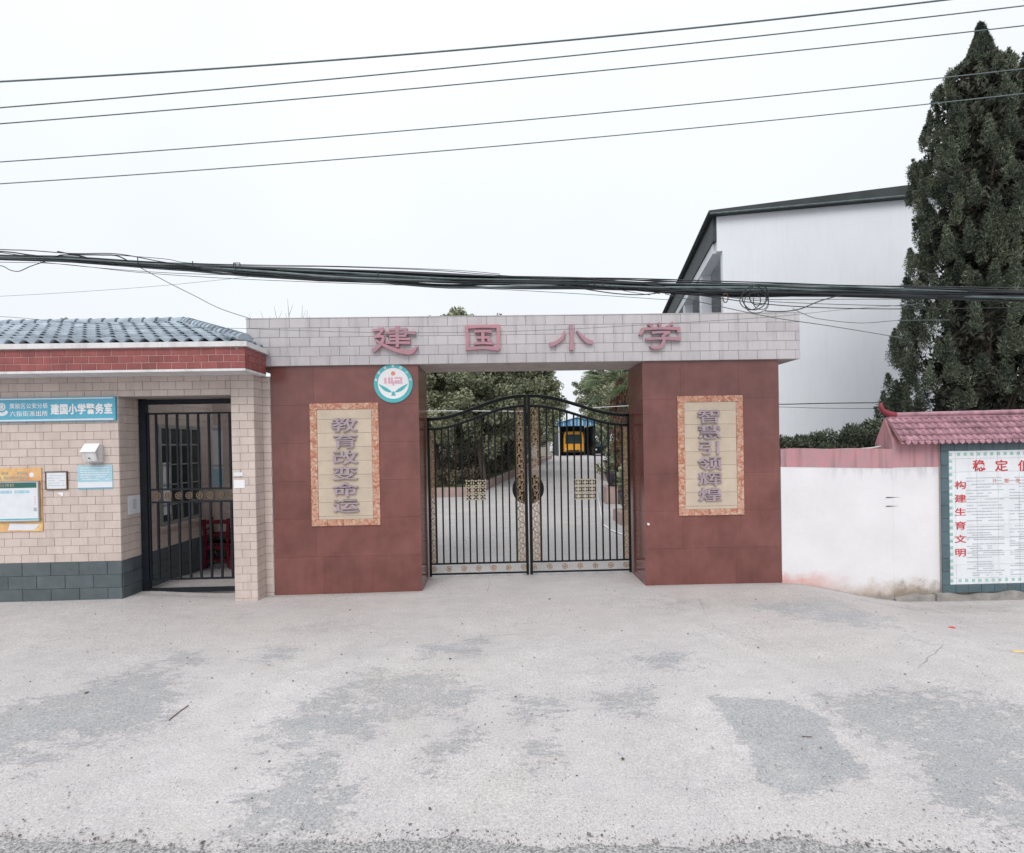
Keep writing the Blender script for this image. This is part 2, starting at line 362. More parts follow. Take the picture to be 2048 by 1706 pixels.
def ground_material():
    m = bpy.data.materials.new('worn_concrete'); m.use_nodes = True
    n, l = m.node_tree.nodes, m.node_tree.links; bs = n['Principled BSDF']; bs.inputs['Roughness'].default_value = .92; bs.inputs['Specular IOR Level'].default_value = .2
    geo = n.new('ShaderNodeNewGeometry'); pos = geo.outputs['Position']
    def noise(s, d=6, r=.6, mp=None, dist=0):
        o = n.new('ShaderNodeTexNoise'); o.inputs['Scale'].default_value = s; o.inputs['Detail'].default_value = d; o.inputs['Roughness'].default_value = r; o.inputs['Distortion'].default_value = dist
        if mp:
            q = n.new('ShaderNodeMapping'); q.inputs['Scale'].default_value = mp; l.new(pos, q.inputs[0]); l.new(q.outputs[0], o.inputs['Vector'])
        else: l.new(pos, o.inputs['Vector'])
        return o.outputs[0]
    def rng(src, a, b, c=0., d=1.):
        o = n.new('ShaderNodeMapRange'); o.inputs[1].default_value = a; o.inputs[2].default_value = b; o.inputs[3].default_value = c; o.inputs[4].default_value = d; l.new(src, o.inputs[0]); return o.outputs[0]
    def math_(op, a, b):
        o = n.new('ShaderNodeMath'); o.operation = op
        for i, v in enumerate((a, b)):
            if isinstance(v, (int, float)): o.inputs[i].default_value = v
            else: l.new(v, o.inputs[i])
        return o.outputs[0]
    def mixc(f, a, b, bl='MIX'):
        o = n.new('ShaderNodeMix'); o.data_type = 'RGBA'; o.blend_type = bl
        for i, v in ((0, f), (6, a), (7, b)):
            if isinstance(v, tuple): o.inputs[i].default_value = (*v, 1)
            elif isinstance(v, (int, float)): o.inputs[i].default_value = v
            else: l.new(v, o.inputs[i])
        return o.outputs[2]
    def at(nm):
        o = n.new('ShaderNodeAttribute'); o.attribute_name = nm; return o.outputs['Fac']
    c = mixc(rng(noise(.55, 5), .35, .65), (.56, .53, .535), (.66, .64, .65))
    c = mixc(rng(noise(2.3, 8, .65), .35, .7), c, (.50, .475, .48))
    c = mixc(at('dusty'), c, mixc(rng(noise(1.6, 7, .6, (1, 2.2, 1)), .35, .65), (.42, .375, .37), (.49, .45, .445)))
    # worn grey patches
    big = math_('ADD', math_('MULTIPLY', math_('SUBTRACT', noise(3.4, 14, .8, (.8, 1.6, 1), .3), .5), 1.5), math_('MULTIPLY', math_('SUBTRACT', noise(9, 8, .8, (1, 1.8, 1)), .5), 1.2))
    f = math_('ADD', at('patch'), math_('MULTIPLY', big, 1.35))
    f = math_('ADD', f, math_('MULTIPLY', math_('SUBTRACT', noise(30, 5, .7), .5), .9))
    pf = rng(f, .44, .56)
    pf = math_('MAXIMUM', pf, rng(at('patch'), .8, .9))
    hue = mixc(rng(noise(7, 7, .65), .3, .7), (.25, .275, .315), (.39, .41, .45))
    c = mixc(math_('MULTIPLY', pf, .82), c, hue)
    # crumbling halo: dense grey grains around and between the patches
    halo = math_('ADD', math_('MULTIPLY', at('patch'), .55), math_('MULTIPLY', big, 1.0))
    grains = rng(math_('ADD', math_('MULTIPLY', noise(48, 4, .75), 1.0), math_('MULTIPLY', halo, .42)), .60, .70)
    c = mixc(math_('MULTIPLY', grains, .62), c, (.24, .245, .26))
    g = rng(math_('ADD', noise(1.25, 12, .74), math_('MULTIPLY', math_('SUBTRACT', noise(44, 4), .5), .25)), .58, .66)
    c = mixc(math_('MULTIPLY', g, .5), c, (.28, .285, .30))
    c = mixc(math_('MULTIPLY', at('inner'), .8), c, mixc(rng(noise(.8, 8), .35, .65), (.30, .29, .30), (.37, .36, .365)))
    c = mixc(math_('MULTIPLY', rng(math_('ADD', at('grime_shade'), math_('MULTIPLY', math_('SUBTRACT', noise(5, 9, .7), .5), 1.3)), .32, .80), .62), c, (.20, .175, .16))
    pale = rng(noise(.9, 9, .7, None, .4), .55, .68)
    c = mixc(math_('MULTIPLY', pale, .35), c, (.66, .635, .63))
    c = mixc(1.0, c, mixc(rng(noise(.75, 6, .6), .34, .66), (.87, .86, .86), (1.04, 1.03, 1.02)), 'MULTIPLY')
    c = mixc(1.0, c, mixc(rng(noise(4.5, 9, .7, (1, 1.7, 1)), .36, .64), (.88, .88, .89), (1.03, 1.03, 1.03)), 'MULTIPLY')
    c = mixc(math_('MULTIPLY', rng(noise(.42, 7, .65, None, .5), .5, .68), .55), c, (.50, .44, .40))
    # aggregate
    fine = noise(120, 3, .7); c = mixc(rng(math_('ADD', math_('MULTIPLY', fine, .6), math_('MULTIPLY', noise(52, 3, .7), .4)), .36, .64), mixc(.50, c, (.17, .17, .18)), mixc(.32, c, (.88, .86, .85)))
    for s, lo, col, k in ((55, .17, (.11, .11, .115), .75), (38, .10, (.15, .13, .10), .85), (70, .13, (.62, .6, .58), .5)):
        v = n.new('ShaderNodeTexVoronoi'); v.inputs['Scale'].default_value = s; l.new(pos, v.inputs['Vector'])
        sel = n.new('ShaderNodeSeparateColor'); l.new(v.outputs['Color'], sel.inputs[0])
        keep = math_('MULTIPLY', rng(sel.outputs[0], .80, .84), rng(v.outputs['Distance'], lo+.1, lo))
        keep = math_('MULTIPLY', keep, rng(noise(1.9, 5), .38, .6))
        c = mixc(math_('MULTIPLY', keep, k), c, col)
    # tyre polish streaks, cracks
    vc = n.new('ShaderNodeTexVoronoi'); vc.feature = 'DISTANCE_TO_EDGE'; vc.inputs['Scale'].default_value = .33
    q = n.new('ShaderNodeMix'); q.data_type = 'VECTOR'; q.inputs[0].default_value = .12
    nv = n.new('ShaderNodeTexNoise'); nv.inputs['Scale'].default_value = 2.2; nv.inputs['Detail'].default_value = 8; l.new(pos, nv.inputs['Vector'])
    l.new(pos, q.inputs[4]); l.new(nv.outputs['Color'], q.inputs[5]); l.new(q.outputs[1], vc.inputs['Vector'])
    cr = math_('MULTIPLY', rng(vc.outputs['Distance'], .0025, .0008), rng(noise(.8, 3), .5, .62))
    c = mixc(math_('MULTIPLY', cr, .55), c, (.14, .13, .125))
    l.new(c, bs.inputs['Base Color'])
    bu = n.new('ShaderNodeBump'); bu.inputs['Strength'].default_value = .55; bu.inputs['Distance'].default_value = .008
    hgt = math_('ADD', noise(95, 4, .7), math_('MULTIPLY', pf, -.5)); l.new(hgt, bu.inputs['Height']); l.new(bu.outputs[0], bs.inputs['Normal'])
    return m
gme = mesh_np('ground', Vg, Fg, ground_material(), True)
# the worn patches: outlines on the ground (metres), the noise above frays their edges
def sdf_poly(px, py, poly):
    d = np.full(px.shape, 1e9); s = np.ones(px.shape)
    n = len(poly)
    for i in range(n):
        ax, ay = poly[i]; bx, by = poly[i-1]; ex, ey = bx-ax, by-ay; wx, wy = px-ax, py-ay
        t = np.clip((wx*ex+wy*ey)/(ex*ex+ey*ey), 0, 1); dx, dy = wx-ex*t, wy-ey*t; d = np.minimum(d, dx*dx+dy*dy)
        c1 = py >= ay; c2 = py < by; c3 = ex*wy > ey*wx
        s = np.where((c1 & c2 & c3) | (~c1 & ~c2 & ~c3), -s, s)
    return -s*np.sqrt(d)     # positive inside
POLY = [
 ([(-30, 1440), (40, 1405), (130, 1395), (200, 1360), (300, 1335), (360, 1350), (350, 1400), (330, 1440), (240, 1480), (120, 1470), (40, 1500), (-60, 1540)], .45),
 ([(530, 1470), (600, 1430), (640, 1395), (740, 1340), (760, 1360), (720, 1400), (760, 1440), (740, 1475), (640, 1480), (560, 1495)], .55),
 ([(470, 1640), (540, 1580), (560, 1545), (650, 1525), (660, 1550), (700, 1590), (660, 1640), (600, 1680), (480, 1670)], .5),
 ([(1420, 1392), (1470, 1395), (1560, 1402), (1640, 1430), (1690, 1500), (1740, 1545), (1660, 1570), (1620, 1590), (1570, 1585), (1520, 1560), (1500, 1510), (1480, 1470), (1450, 1430)], .8),
 ([(1800, 1440), (1900, 1420), (2100, 1430), (2120, 1680), (2000, 1660), (1900, 1600), (1830, 1520)], .4),
 ([(1280, 1312), (1370, 1312), (1370, 1330), (1290, 1328)], .45), ([(1040, 1400), (1110, 1400), (1120, 1425), (1050, 1430)], .4),
 ([(1070, 1490), (1100, 1485), (1095, 1530), (1070, 1540)], .5), ([(870, 1375), (950, 1375), (940, 1395), (880, 1395)], .45),
 ([(540, 1300), (590, 1300), (580, 1315), (540, 1315)], .4), ([(340, 1310), (400, 1305), (395, 1325), (350, 1328)], .4),
 ([(1620, 1215), (1780, 1225), (1760, 1250), (1640, 1245)], .4), ([(-20, 1515), (60, 1480), (130, 1490), (60, 1540)], .4), ([(700, 1375), (830, 1345), (900, 1360), (960, 1400), (900, 1420), (780, 1425)], .3), ([(1200, 1390), (1300, 1385), (1290, 1420), (1210, 1420)], .25), ([(1640, 1400), (1900, 1380), (2060, 1420), (1900, 1520), (1740, 1470)], .3), ([(1500, 1215), (1640, 1190), (1700, 1210), (1600, 1235)], .35), ([(880, 1480), (930, 1470), (920, 1510), (870, 1520)], .35), ([(860, 1290), (960, 1285), (950, 1305), (870, 1310)], .3)]
pat = np.zeros(XX.shape)
for poly, k in POLY:
    s = sdf_poly(XX, YY, [G(*p) for p in poly])
    v_ = np.clip(.5+s*6, 0, .95) if k >= .8 else np.where(s > 0, np.clip(.46+s*.9, 0, .46+.22*k/.5), np.clip(.46+s*1.5, 0, 1))
    pat = np.maximum(pat, v_)
dust = smooth(4.6, 7.2, YY)*.75+smooth(9, 12, YY)*.1
grime_shade = np.maximum(np.exp(-np.abs(YY-7.72)/.10)*((XX > -9) & (XX < -1.2) | (XX > 2.2)), np.exp(-np.abs(YY-YY)/.1)*0)  # dirt at the wall feet; the band also paints contact shade into the colour
grime_shade = np.maximum(grime_shade, .62*np.exp(-(((XX-3.0)/1.5)**2+((YY-6.9)/.5)**2))); grime_shade = np.maximum(grime_shade, .5*np.exp(-(((XX+2.2)/1.0)**2+((YY-6.3)/.35)**2))); grime_shade = np.maximum(grime_shade, .7*np.exp(-(((XX-6.6)/1.8)**2+((YY-7.3)/.3)**2)))
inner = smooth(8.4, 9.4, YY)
for nm, arr in (('patch', pat), ('dusty', dust), ('grime_shade', grime_shade), ('inner', inner)):
    a = gme.attributes.new(nm, 'FLOAT', 'POINT'); a.data.foreach_set('value', arr.ravel().astype(np.float32))
tag(link(bpy.data.objects.new('ground', gme)), 'pale worn concrete forecourt and driveway with grey patches', kind='structure')

# asphalt road along the bottom, with a ragged edge
rx = np.arange(-14, 14.01, .03); rn = np.zeros(len(rx))
for a_, f_ in ((.05, 1.1), (.035, 2.9), (.02, 7.), (.012, 17.), (.008, 41.)): rn += a_*np.sin(rx*f_+RNG.uniform(0, 6))
base_e = np.interp(rx, [-14, -2.9, -1.2, 0, 1.2, 2.8, 14], [3.5, 2.98, 2.90, 2.77, 2.70, 2.63, 2.4])
V = []; rows = [-6, 0, 1.5, 2.1]
for r_ in rows: V += [(x, r_, .008+.0) for x in rx]
V += [(x, e-.03, .009) for x, e in zip(rx, base_e+rn)]; V += [(x, e, .002) for x, e in zip(rx, base_e+rn)]
N = len(rx); Fr = [(r_*N+i, r_*N+i+1, (r_+1)*N+i+1, (r_+1)*N+i) for r_ in range(5) for i in range(N-1)]
MT['asphalt'] = mat('asphalt', (.16, .16, .17), .95, .45, 75, bump=1., bscale=130, col2=(.42, .41, .41), detail=6)
tag(link(bpy.data.objects.new('road', mesh_np('road', V, Fr, MT['asphalt']))), 'grey asphalt road edge along the forecourt', kind='structure')

def scatter(name, n, fn, size, m, label, flat=1., kind='stuff', verts=None):
    """small stones / leaves: deformed octahedra"""
    o8 = np.array([(1, 0, 0), (0, 1, 0), (-1, 0, 0), (0, -1, 0), (0, 0, 1), (0, 0, -1)], dtype=float)
    fc = np.array([(0, 1, 4), (1, 2, 4), (2, 3, 4), (3, 0, 4), (1, 0, 5), (2, 1, 5), (3, 2, 5), (0, 3, 5)])
    VV = []; FF = []
    for i in range(n):
        x, y = fn(); s = size*RNG.lognormal(0, .45); a = RNG.uniform(0, 6.28); q = o8*RNG.uniform(.6, 1.3, (6, 1))
        q = q*np.array([s, s*RNG.uniform(.5, 1), s*flat]); ca, sa = math.cos(a), math.sin(a)
        q = np.stack([q[:, 0]*ca-q[:, 1]*sa+x, q[:, 0]*sa+q[:, 1]*ca+y, q[:, 2]+float(gz(x, y))+s*flat*.5+.004], 1)
        FF.append(fc+len(VV)*6); VV.append(q)
    tag(link(bpy.data.objects.new(name, mesh_np(name, np.concatenate(VV), np.concatenate(FF), m))), label, kind=kind)
def near():
    y = 2.6+RNG.random()**1.5*4.8; return RNG.uniform(-1.0, 1.0)*(y*1.02)+.05, y
def edge():
    x = RNG.uniform(-3.1, 3.1); e = float(np.interp(x, rx, base_e+rn)); return x, e+RNG.normal(-.03, .06)
scatter('gravel', 1300, near, .0042, MT['stone'], 'small loose grit scattered over the concrete', .6)
scatter('road_gravel', 2600, edge, .0048, MT['stone'], 'loose gravel along the broken road edge', .6)
def leafp():
    y = RNG.uniform(3.2, 7.9); return RNG.uniform(-.9, 1.0)*y*.98, y
scatter('leaf_litter', 130, leafp, .0085, MT['dry_leaf'], 'tiny olive brown leaves fallen on the forecourt', .3)

# ------------------------------------------------------------------ gateway (beam + two granite pillars + inscriptions)
gw = empty('school_gateway', (.45, 7.76, 0))
tag(gw, 'red granite school gateway with pale tiled beam carrying four large pink characters', 'gateway')
def adopt(root):
    bpy.context.view_layer.update()
    inv = root.matrix_world.inverted()
    for c in root.children: c.matrix_parent_inverse = inv
YP, YB, YBK = 7.76, 7.72, 8.62
BX0, BX1, BZ0, BZ1 = -3.735, 4.62, 3.425, 4.13
MB().box(BX0+.012, BX1-.012, YB+.012, YBK, BZ0, BZ1-.004).obj('beam', MT['soffit'], gw)
tiles(gw, 'beam_tile', tile_rects(BX0, BX1, BZ0, BZ1, .294, .141, .004, BX0+.05, BZ0), YB+.012, MT['beam_tile'])
tiles(gw, 'end_tile', tile_rects(YB+.012, YBK, BZ0, BZ1, .294, .141, .004, YB, BZ0), 0, MT['beam_tile'], rz=R(90), px=BX1-.012)
tiles(gw, 'end_tile', tile_rects(YB+.012, YBK, BZ0, BZ1, .294, .141, .004, YB, BZ0), 0, MT['beam_tile'], rz=R(-90), px=BX0+.012)
MB().box(BX0-.004, BX1+.004, YB-.004, YBK+.01, BZ1, BZ1+.012).obj('beam_cap', MT['beam_tile'], gw)
# pillars: core + slabs
for x0, x1, inner in ((-3.41, -1.205, 1), (2.195, 4.30, -1)):
    MB().box(x0+.02, x1-.02, YP+.02, YBK-.02, -.4, BZ0-.002).obj('pillar_core', MT['granite'], gw)
    cols = 3; wd = (x1-x0)/cols
    zs = [-.35, .56, 1.13, 1.70, 2.27, 2.84, BZ0-.003]
    px0, px1 = (-2.835, -1.81) if inner == 1 else (2.72, 3.733)
    for j in range(6):
        za, zb = zs[j]+.0006, zs[j+1]-.0006
        xx = [x0, px0+.06, px1-.06, x1] if j not in (0,) else [x0, x0+wd, x0+2*wd, x1]
        for i in range(3):
            if i == 1 and 2 <= j <= 4: continue     # behind the inscription panel
            xa, xb = xx[i]+.0004, xx[i+1]-.0004
            if i == 1 and j == 1: pass
            o = bpy.data.objects.new('granite_slab', tile_mesh(xb-xa, zb-za, .02, MT['granite'])); link(o, gw)
            o.location = ((xa+xb)/2, YP+.02+random.uniform(-.0005, .0005), (za+zb)/2); o.rotation_euler = (R(random.uniform(-.15, .15)), 0, R(random.uniform(-.15, .15)))
        for side, px in ((R(90), x1-.02), (R(-90), x0+.02)):
            for ya, yb in ((YP+.001, YP+.43), (YP+.432, YBK)):
                o = bpy.data.objects.new('granite_slab', tile_mesh(yb-ya, zb-za, .02, MT['granite'])); link(o, gw)
                o.location = (px, (ya+yb)/2, (za+zb)/2); o.rotation_euler = (0, 0, side)
    MB().box(x0+.002, x1-.002, YBK-.02, YBK, -.35, BZ0-.003).obj('back_cladding', MT['granite'], gw)
def inscription(x0, x1, z0, z1, chars, txt, xc, zt, dz, cw, ch):
    ch *= .93; cw *= .96
    pb = MB().box(x0+.002, x1-.002, YP-.004, YP+.019, z0+.002, z1-.002).obj('inscription_panel', MT['panel'], gw)
    bw = .105
    tiles(pb, 'panel_tile', tile_rects(x0+bw, x1-bw, z0+bw*.9, z1-bw*.9, (x1-x0-2*bw), .208, .003, x0+bw, z0+bw*.9+.05, 0), YP-.004, MT['panel'], .009)
    L = .235
    for za, zb in ((z0, z0+bw*.9), (z1-bw*.9, z1)): tiles(pb, 'border_tile', tile_rects(x0, x1, za, zb, L, 1, .002, x0, za-.0, 0), YP-.004, MT['border'], .014)
    for xa, xb in ((x0, x0+bw), (x1-bw, x1)): tiles(pb, 'border_tile', tile_rects(xa, xb, z0+bw*.9, z1-bw*.9, 1, L, .002, xa, z0+bw*.9, 0), YP-.004, MT['border'], .014)
    for i, c in enumerate(chars):
        mb = MB()
        for k, a in enumerate((-.004, .004)): glyph(mb, c, a, 0, cw, ch, 0, .034+.001*k, .006, clerical=.5)
        o = mb.obj('character', MT['letter_small'], pb); o.location = (xc+random.uniform(-.006, .006), YP-.011, zt-dz*i)
    return pb
inscription(-2.835, -1.81, 1.02, 2.862, '教育改变命运', None, -2.315, 2.535, .2415, .40, .225)
inscription(2.722, 3.733, 1.057, 2.886, '智慧引领辉煌', None, 3.205, 2.572, .2385, .385, .225)
# the four large clerical-style characters: brush strokes with swelling ends
def stroke(mb, pts, ws, y, dep, sx, sz, X, Z):
    """ribbon along pts (unit box) with half-widths ws (metres)"""
    p = [Vector((X+a*sx, Z+b*sz)) for a, b in pts]
    q = []; wq = []
    for i in range(len(p)-1):       # Catmull-Rom
        p0, p1, p2, p3 = p[max(i-1, 0)], p[i], p[i+1], p[min(i+2, len(p)-1)]
        for k in range(5):
            t = k/5; q.append(.5*((2*p1)+(p2-p0)*t+(2*p0-5*p1+4*p2-p3)*t*t+(3*p1-p0-3*p2+p3)*t**3)); wq.append(ws[i]*(1-t)+ws[i+1]*t)
    q.append(p[-1]); wq.append(ws[-1]); L = []; Rr = []
    for i, c in enumerate(q):
        d = (q[min(i+1, len(q)-1)]-q[max(i-1, 0)]).normalized(); nrm = Vector((-d.y, d.x))
        L.append(c+nrm*wq[i]); Rr.append(c-nrm*wq[i])
    b = len(mb.v); n = len(q)
    for yy in (y-dep, y):
        mb.v += [(v.x, yy, v.y) for v in L]+[(v.x, yy, v.y) for v in Rr]
    for i in range(n-1):
        mb.f += [(b+i, b+i+1, b+n+i+1, b+n+i), (b+2*n+i, b+3*n+i, b+3*n+i+1, b+2*n+i+1), (b+i, b+2*n+i, b+2*n+i+1, b+i+1), (b+n+i, b+n+i+1, b+3*n+i+1, b+3*n+i)]
    mb.f += [(b, b+n, b+3*n, b+2*n), (b+n-1, b+3*n-1, b+4*n-1, b+2*n-1)]
W = .0215
BIG = {
 '建': [([(-.25, .74), (.15, .76), (.58, .74)], (.8, .8, 1)), ([(.52, .74), (.53, .3)], (.9, .8)), ([(-.42, .5), (.2, .52), (.98, .47)], (.8, .8, 1.1)), ([(-.22, .26), (.55, .26)], (.8, .8)),
        ([(-.22, .0), (.3, .02), (.72, .0)], (.8, .8, 1)), ([(-.38, -.27), (.2, -.26), (.72, -.28)], (.8, .8, 1)), ([(.13, 1.02), (.14, .2), (.13, -.62)], (1.3, 1.2, 1)),
        ([(-.98, .7), (-.72, .74), (-.48, .82)], (.8, .9, .9)), ([(-.5, .8), (-.68, .42), (-.92, .18)], (.9, .9, .7)), ([(-.92, .17), (-.6, .24), (-.5, .1), (-.62, -.35), (-1.0, -.9)], (.8, .9, 1., 1.1, 1.4)),
        ([(-.86, -.02), (-.5, -.42), (.1, -.84), (.62, -1.0), (.85, -.9), (1.04, -.55)], (.7, 1., 1.3, 1.7, 1.3, .3))],
 '国': [([(-.9, .88), (-.84, 0), (-.86, -.95)], (1.3, 1.1, 1.2)), ([(-.92, .84), (0, .88), (.9, .86)], (1.2, 1, 1.3)), ([(.86, .9), (.84, 0), (.84, -.9)], (1.4, 1.2, 1.3)), ([(-.86, -.82), (0, -.76), (.86, -.86)], (1.1, 1, 1.4)),
        ([(-.46, .48), (0, .5), (.48, .46)], (.9, .8, 1)), ([(-.36, .02), (.36, .03)], (.8, .9)), ([(-.5, -.42), (0, -.4), (.55, -.42)], (.9, .8, 1.1)), ([(-.0, .48), (0, -.42)], (1.1, 1.1)), ([(.24, -.12), (.42, -.26)], (.8, 1.))],
 '小': [([(0, .95), (.01, 0), (0, -.98)], (1.4, 1.1, 1.5)), ([(-.3, .5), (-.42, .0), (-.72, -.4), (-1.0, -.55)], (.5, 1., 1.2, 1.6)), ([(.26, .52), (.48, .08), (.75, -.32), (1.0, -.4)], (.4, 1.1, 1.5, 1.1))],
 '学': [([(-.58, .92), (-.36, .68)], (.7, 1.1)), ([(-.08, .98), (.02, .7)], (.7, 1.1)), ([(.62, .98), (.34, .66)], (1, .7)), ([(-.84, .55), (-.88, .3), (-1.0, .05)], (1, 1, .8)), ([(-.85, .5), (0, .54), (.95, .5)], (.9, .85, 1.2)), ([(.92, .52), (.84, .2)], (1.2, .8)),
        ([(-.42, .2), (.0, .24), (.46, .2)], (.8, .8, 1)), ([(.42, .22), (.14, .0)], (.9, .8)), ([(.1, .05), (.16, -.4), (.02, -.85), (-.3, -.98), (-.52, -.8)], (1.1, 1.2, 1.2, .9, .5)), ([(-.72, -.28), (.1, -.24), (.98, -.3)], (.8, .9, 1.3))]}
for ch, (cx_, cz_), sx in (('建', (790, 680), .325), ('国', (966, 677), .275), ('小', (1142, 676), .325), ('学', (1319, 672), .315)):
    p = P(cx_, cz_, YB); mb = MB()
    for i, (pts, ws) in enumerate(BIG[ch]):
        stroke(mb, pts, [W*k for k in ws], 0, .05+.0007*i, sx, .195, 0, 0)
    o = mb.obj('character', MT['letter'], gw); o.location = (p.x, YB-.004, p.z)

# the square patch of dark stain under the last character is wear on the tile itself
# ------------------------------------------------------------------ round school badge
bd = empty('round_badge', P(787, 767, YP)); bd.location.y = YP-.006
tag(bd, 'round teal and white school badge with green leaves on the red granite pillar', 'badge')
Rb = .29
MB().disc(0, 0, Rb, -.012, 0, 48, Rb*.80).obj('rim', MT['teal'], bd)
MB().disc(0, 0, Rb*.803, -.010, 0, 48).obj('disc', MT['white'], bd)
mb = MB()
for s in (-1, 1):
    pl = []
    for t in np.linspace(0, 1, 10): pl.append((s*(.02+.20*t), -.135+.13*t**.7+.0*t))
    for t in np.linspace(1, 0, 10)[1:]: pl.append((s*(.02+.20*t), -.135+.13*t**2.6))
    mb.prism(pl if s > 0 else pl[::-1], -.013, -.0098)
mb.prism([(-.012, -.12), (-.035, -.185), (.035, -.185), (.012, -.12)], -.0135, -.0098)
mb.obj('leaf_emblem', MT['teal'], bd)
MB().disc(0, .15, .032, -.013, -.0098, 20).obj('sun_emblem', MT['coral'], bd)
mb = MB()
for i, (x0, x1, z0, z1) in enumerate([(-.135, -.10, .0, .085), (-.075, -.045, .0, .09), (-.035, -.005, .0, .09), (-.078, -.002, .0, .02), (.02, .13, .072, .092), (.105, .135, .03, .09), (.03, .12, .026, .046), (.02, .05, .0, .045), (.02, .14, -.002, .018), (-.012, .014, -.03, .03)]):
    mb.box(x0, x1, -.0125-.0002*i, -.0098, z0, z1)
mb.obj('letter_emblem', MT['pink_print'], bd)
for i, ch in enumerate('黄陂区建国小学'):
    th = R(168-26*i); g = MB(); glyph(g, ch, 0, 0, .042, .042, 0, .0025, .015)
    o = g.obj('character', MT['white'], bd); o.location = (math.cos(th)*Rb*.9, -.0122, math.sin(th)*Rb*.9); o.rotation_euler = (0, -(th-math.pi/2), 0)

# ------------------------------------------------------------------ big iron gate, two leaves
YG = 8.5
def gate_leaf(s, xa, xb, label):
    """s=+1: leaf hinged on the left pillar (high end to the right); geometry built in world coordinates"""
    L = empty('gate_leaf', ((xa if s > 0 else xb), YG, .05)); tag(L, label, 'gate', 'leaves of the arched iron gate')
    zl, zr = (2.635, 2.995) if s > 0 else (2.995, 2.655)
    def top(x):
        t = (x-xa)/(xb-xa); 
        if s < 0: t = 1-t
        lo, hi = (zl, zr) if s > 0 else (zr, zl)
        k = t*t*(3-2*t) if t > 0 else 0; k = .5-.5*math.cos(math.pi*min(1, max(0, (t-.02)/.95)))
        return lo+(hi-lo)*k
    N = 26; X = [xa+(xb-xa)*i/N for i in range(N+1)]
    MB().tube([(x, YG, top(x)) for x in X], .028, 8).obj('top_rail', MT['iron'], L, True)
    MB().tube([(x, YG, top(x)-.165) for x in X], .023, 8).obj('top_rail', MT['iron'], L, True)
    MB().box(xa, xb, YG-.014, YG+.014, .225, .25).obj('bottom_rail', MT['iron'], L)
    MB().box(xa, xb, YG-.014, YG+.014, .055, .08).obj('bottom_rail', MT['iron'], L)
    m_ = xb if s > 0 else xa; h_ = xa if s > 0 else xb
    MB().box(m_-.022-.022*s, m_+.022-.022*s, YG-.024, YG+.024, .03, top(m_)+.01).obj('stile', MT['iron'], L)
    MB().box(h_-.018+.018*s, h_+.018+.018*s, YG-.02, YG+.02, .03, top(h_)+.01).obj('stile', MT['iron'], L)
    # ornament strips
    def strip(x0, x1, z0, ztop, name='scroll_strip'):
        mb = MB(); z = z0; i = 0; c = (x0+x1)/2; hw = (x1-x0)/2; st = .088
        while z+st < ztop:
            a = [(x0+.006, z), (c-hw*.2, z+st*.35), (c+hw*.3, z+st*.5), (x1-.006, z+st)]
            if i % 2: a = [(2*c-x, zz) for x, zz in a]
            mb.tube([(x, YG-.012, zz) for x, zz in a], .0075, 4)
            mb.disc(c-(.35*hw if i % 2 else -.35*hw), z+st*.25, .021, YG-.022, YG-.006, 8, .010)
            mb.disc(c+(.35*hw if i % 2 else -.35*hw), z+st*.78, .021, YG-.022, YG-.006, 8, .010)
            mb.obox((c+(hw*.45 if i % 2 else -hw*.45), YG-.014, z+st*.3), (.018, 0, .012), (0, .003, 0), (-.006, 0, .010))
            z += st; i += 1
        mb.tube([(x0, YG, z0), (x0, YG, ztop)], .006, 4); mb.tube([(x1, YG, z0), (x1, YG, ztop)], .006, 4)
        tag(mb.obj(name, MT['gold'], L), kind='stuff')
    ci = m_-s*.05; strip(min(ci, ci-s*.125), max(ci, ci-s*.125), .255, top(ci-s*.06)-.18)
    hi = h_+s*.04; strip(min(hi, hi+s*.07), max(hi, hi+s*.07), .255, top(hi)-.18)
    n = 13; xs0 = hi+s*.085; xs1 = ci-s*.145
    bars = []
    for i in range(n):
        x = xs0+(xs1-xs0)*i/(n-1); MB().box(x-.0125, x+.0125, YG-.0125, YG+.0125, .251, top(x)-.166).obj('bar', MT['iron'], L); bars.append(x)
    ros = ros_mesh
    for i in range(7):
        o = link(bpy.data.objects.new('rosette', ros), L); x = min(xa, xb)+.07+(abs(xb-xa)-.16)*i/6; o.location = (x, YG, .152)
    # square scroll plaque
    bi = 6; xc = (bars[bi]+bars[bi])/2+(.055 if s < 0 else .0); mb = MB(); zc = 1.44+.01*s
    for i in range(-1, 2):
        for j in range(-1, 2):
            cx, cz = xc+i*.115, zc+j*.115
            mb.disc(cx, cz, .05, YG-.024, YG-.012, 10, .026)
            for k in range(4):
                a = R(45+90*k); mb.obox((cx+.05*math.cos(a), YG-.02, cz+.05*math.sin(a)), (.026*math.cos(a), 0, .026*math.sin(a)), (0, .004, 0), (-.012*math.sin(a), 0, .012*math.cos(a)))
    mb.obj('scroll_plaque', MT['gold_pale'], L)
    # half disc of the lock
    a0, a1 = (R(90), R(270)) if s > 0 else (R(-90), R(90))
    MB().disc(m_, 1.45, .255, YG+.012, YG+.03, 20, 0, a0, a1).obj('lock_plate', MT['iron'], L)
    mb = MB().box(m_-s*.07-.008, m_-s*.07+.008, YG-.05, YG-.026, 1.25, 1.42); mb.obj('handle', MT['iron'], L)
    return L
mb = MB(); mb.disc(0, 0, .048, -.008, .008, 16, .038); mb.disc(0, 0, .012, -.011, .011, 8)
for k in range(6):
    a = R(60*k+30); mb.obox((.026*math.cos(a), 0, .026*math.sin(a)), (.015*math.cos(a), 0, .015*math.sin(a)), (0, .005, 0), (-.006*math.sin(a), 0, .006*math.cos(a)))
ros_mesh = mb.mesh('rosette', MT['gold'])
gl1 = gate_leaf(1, -1.19, .455, 'left leaf of the black arched iron gate, hinged beside the badge pillar')
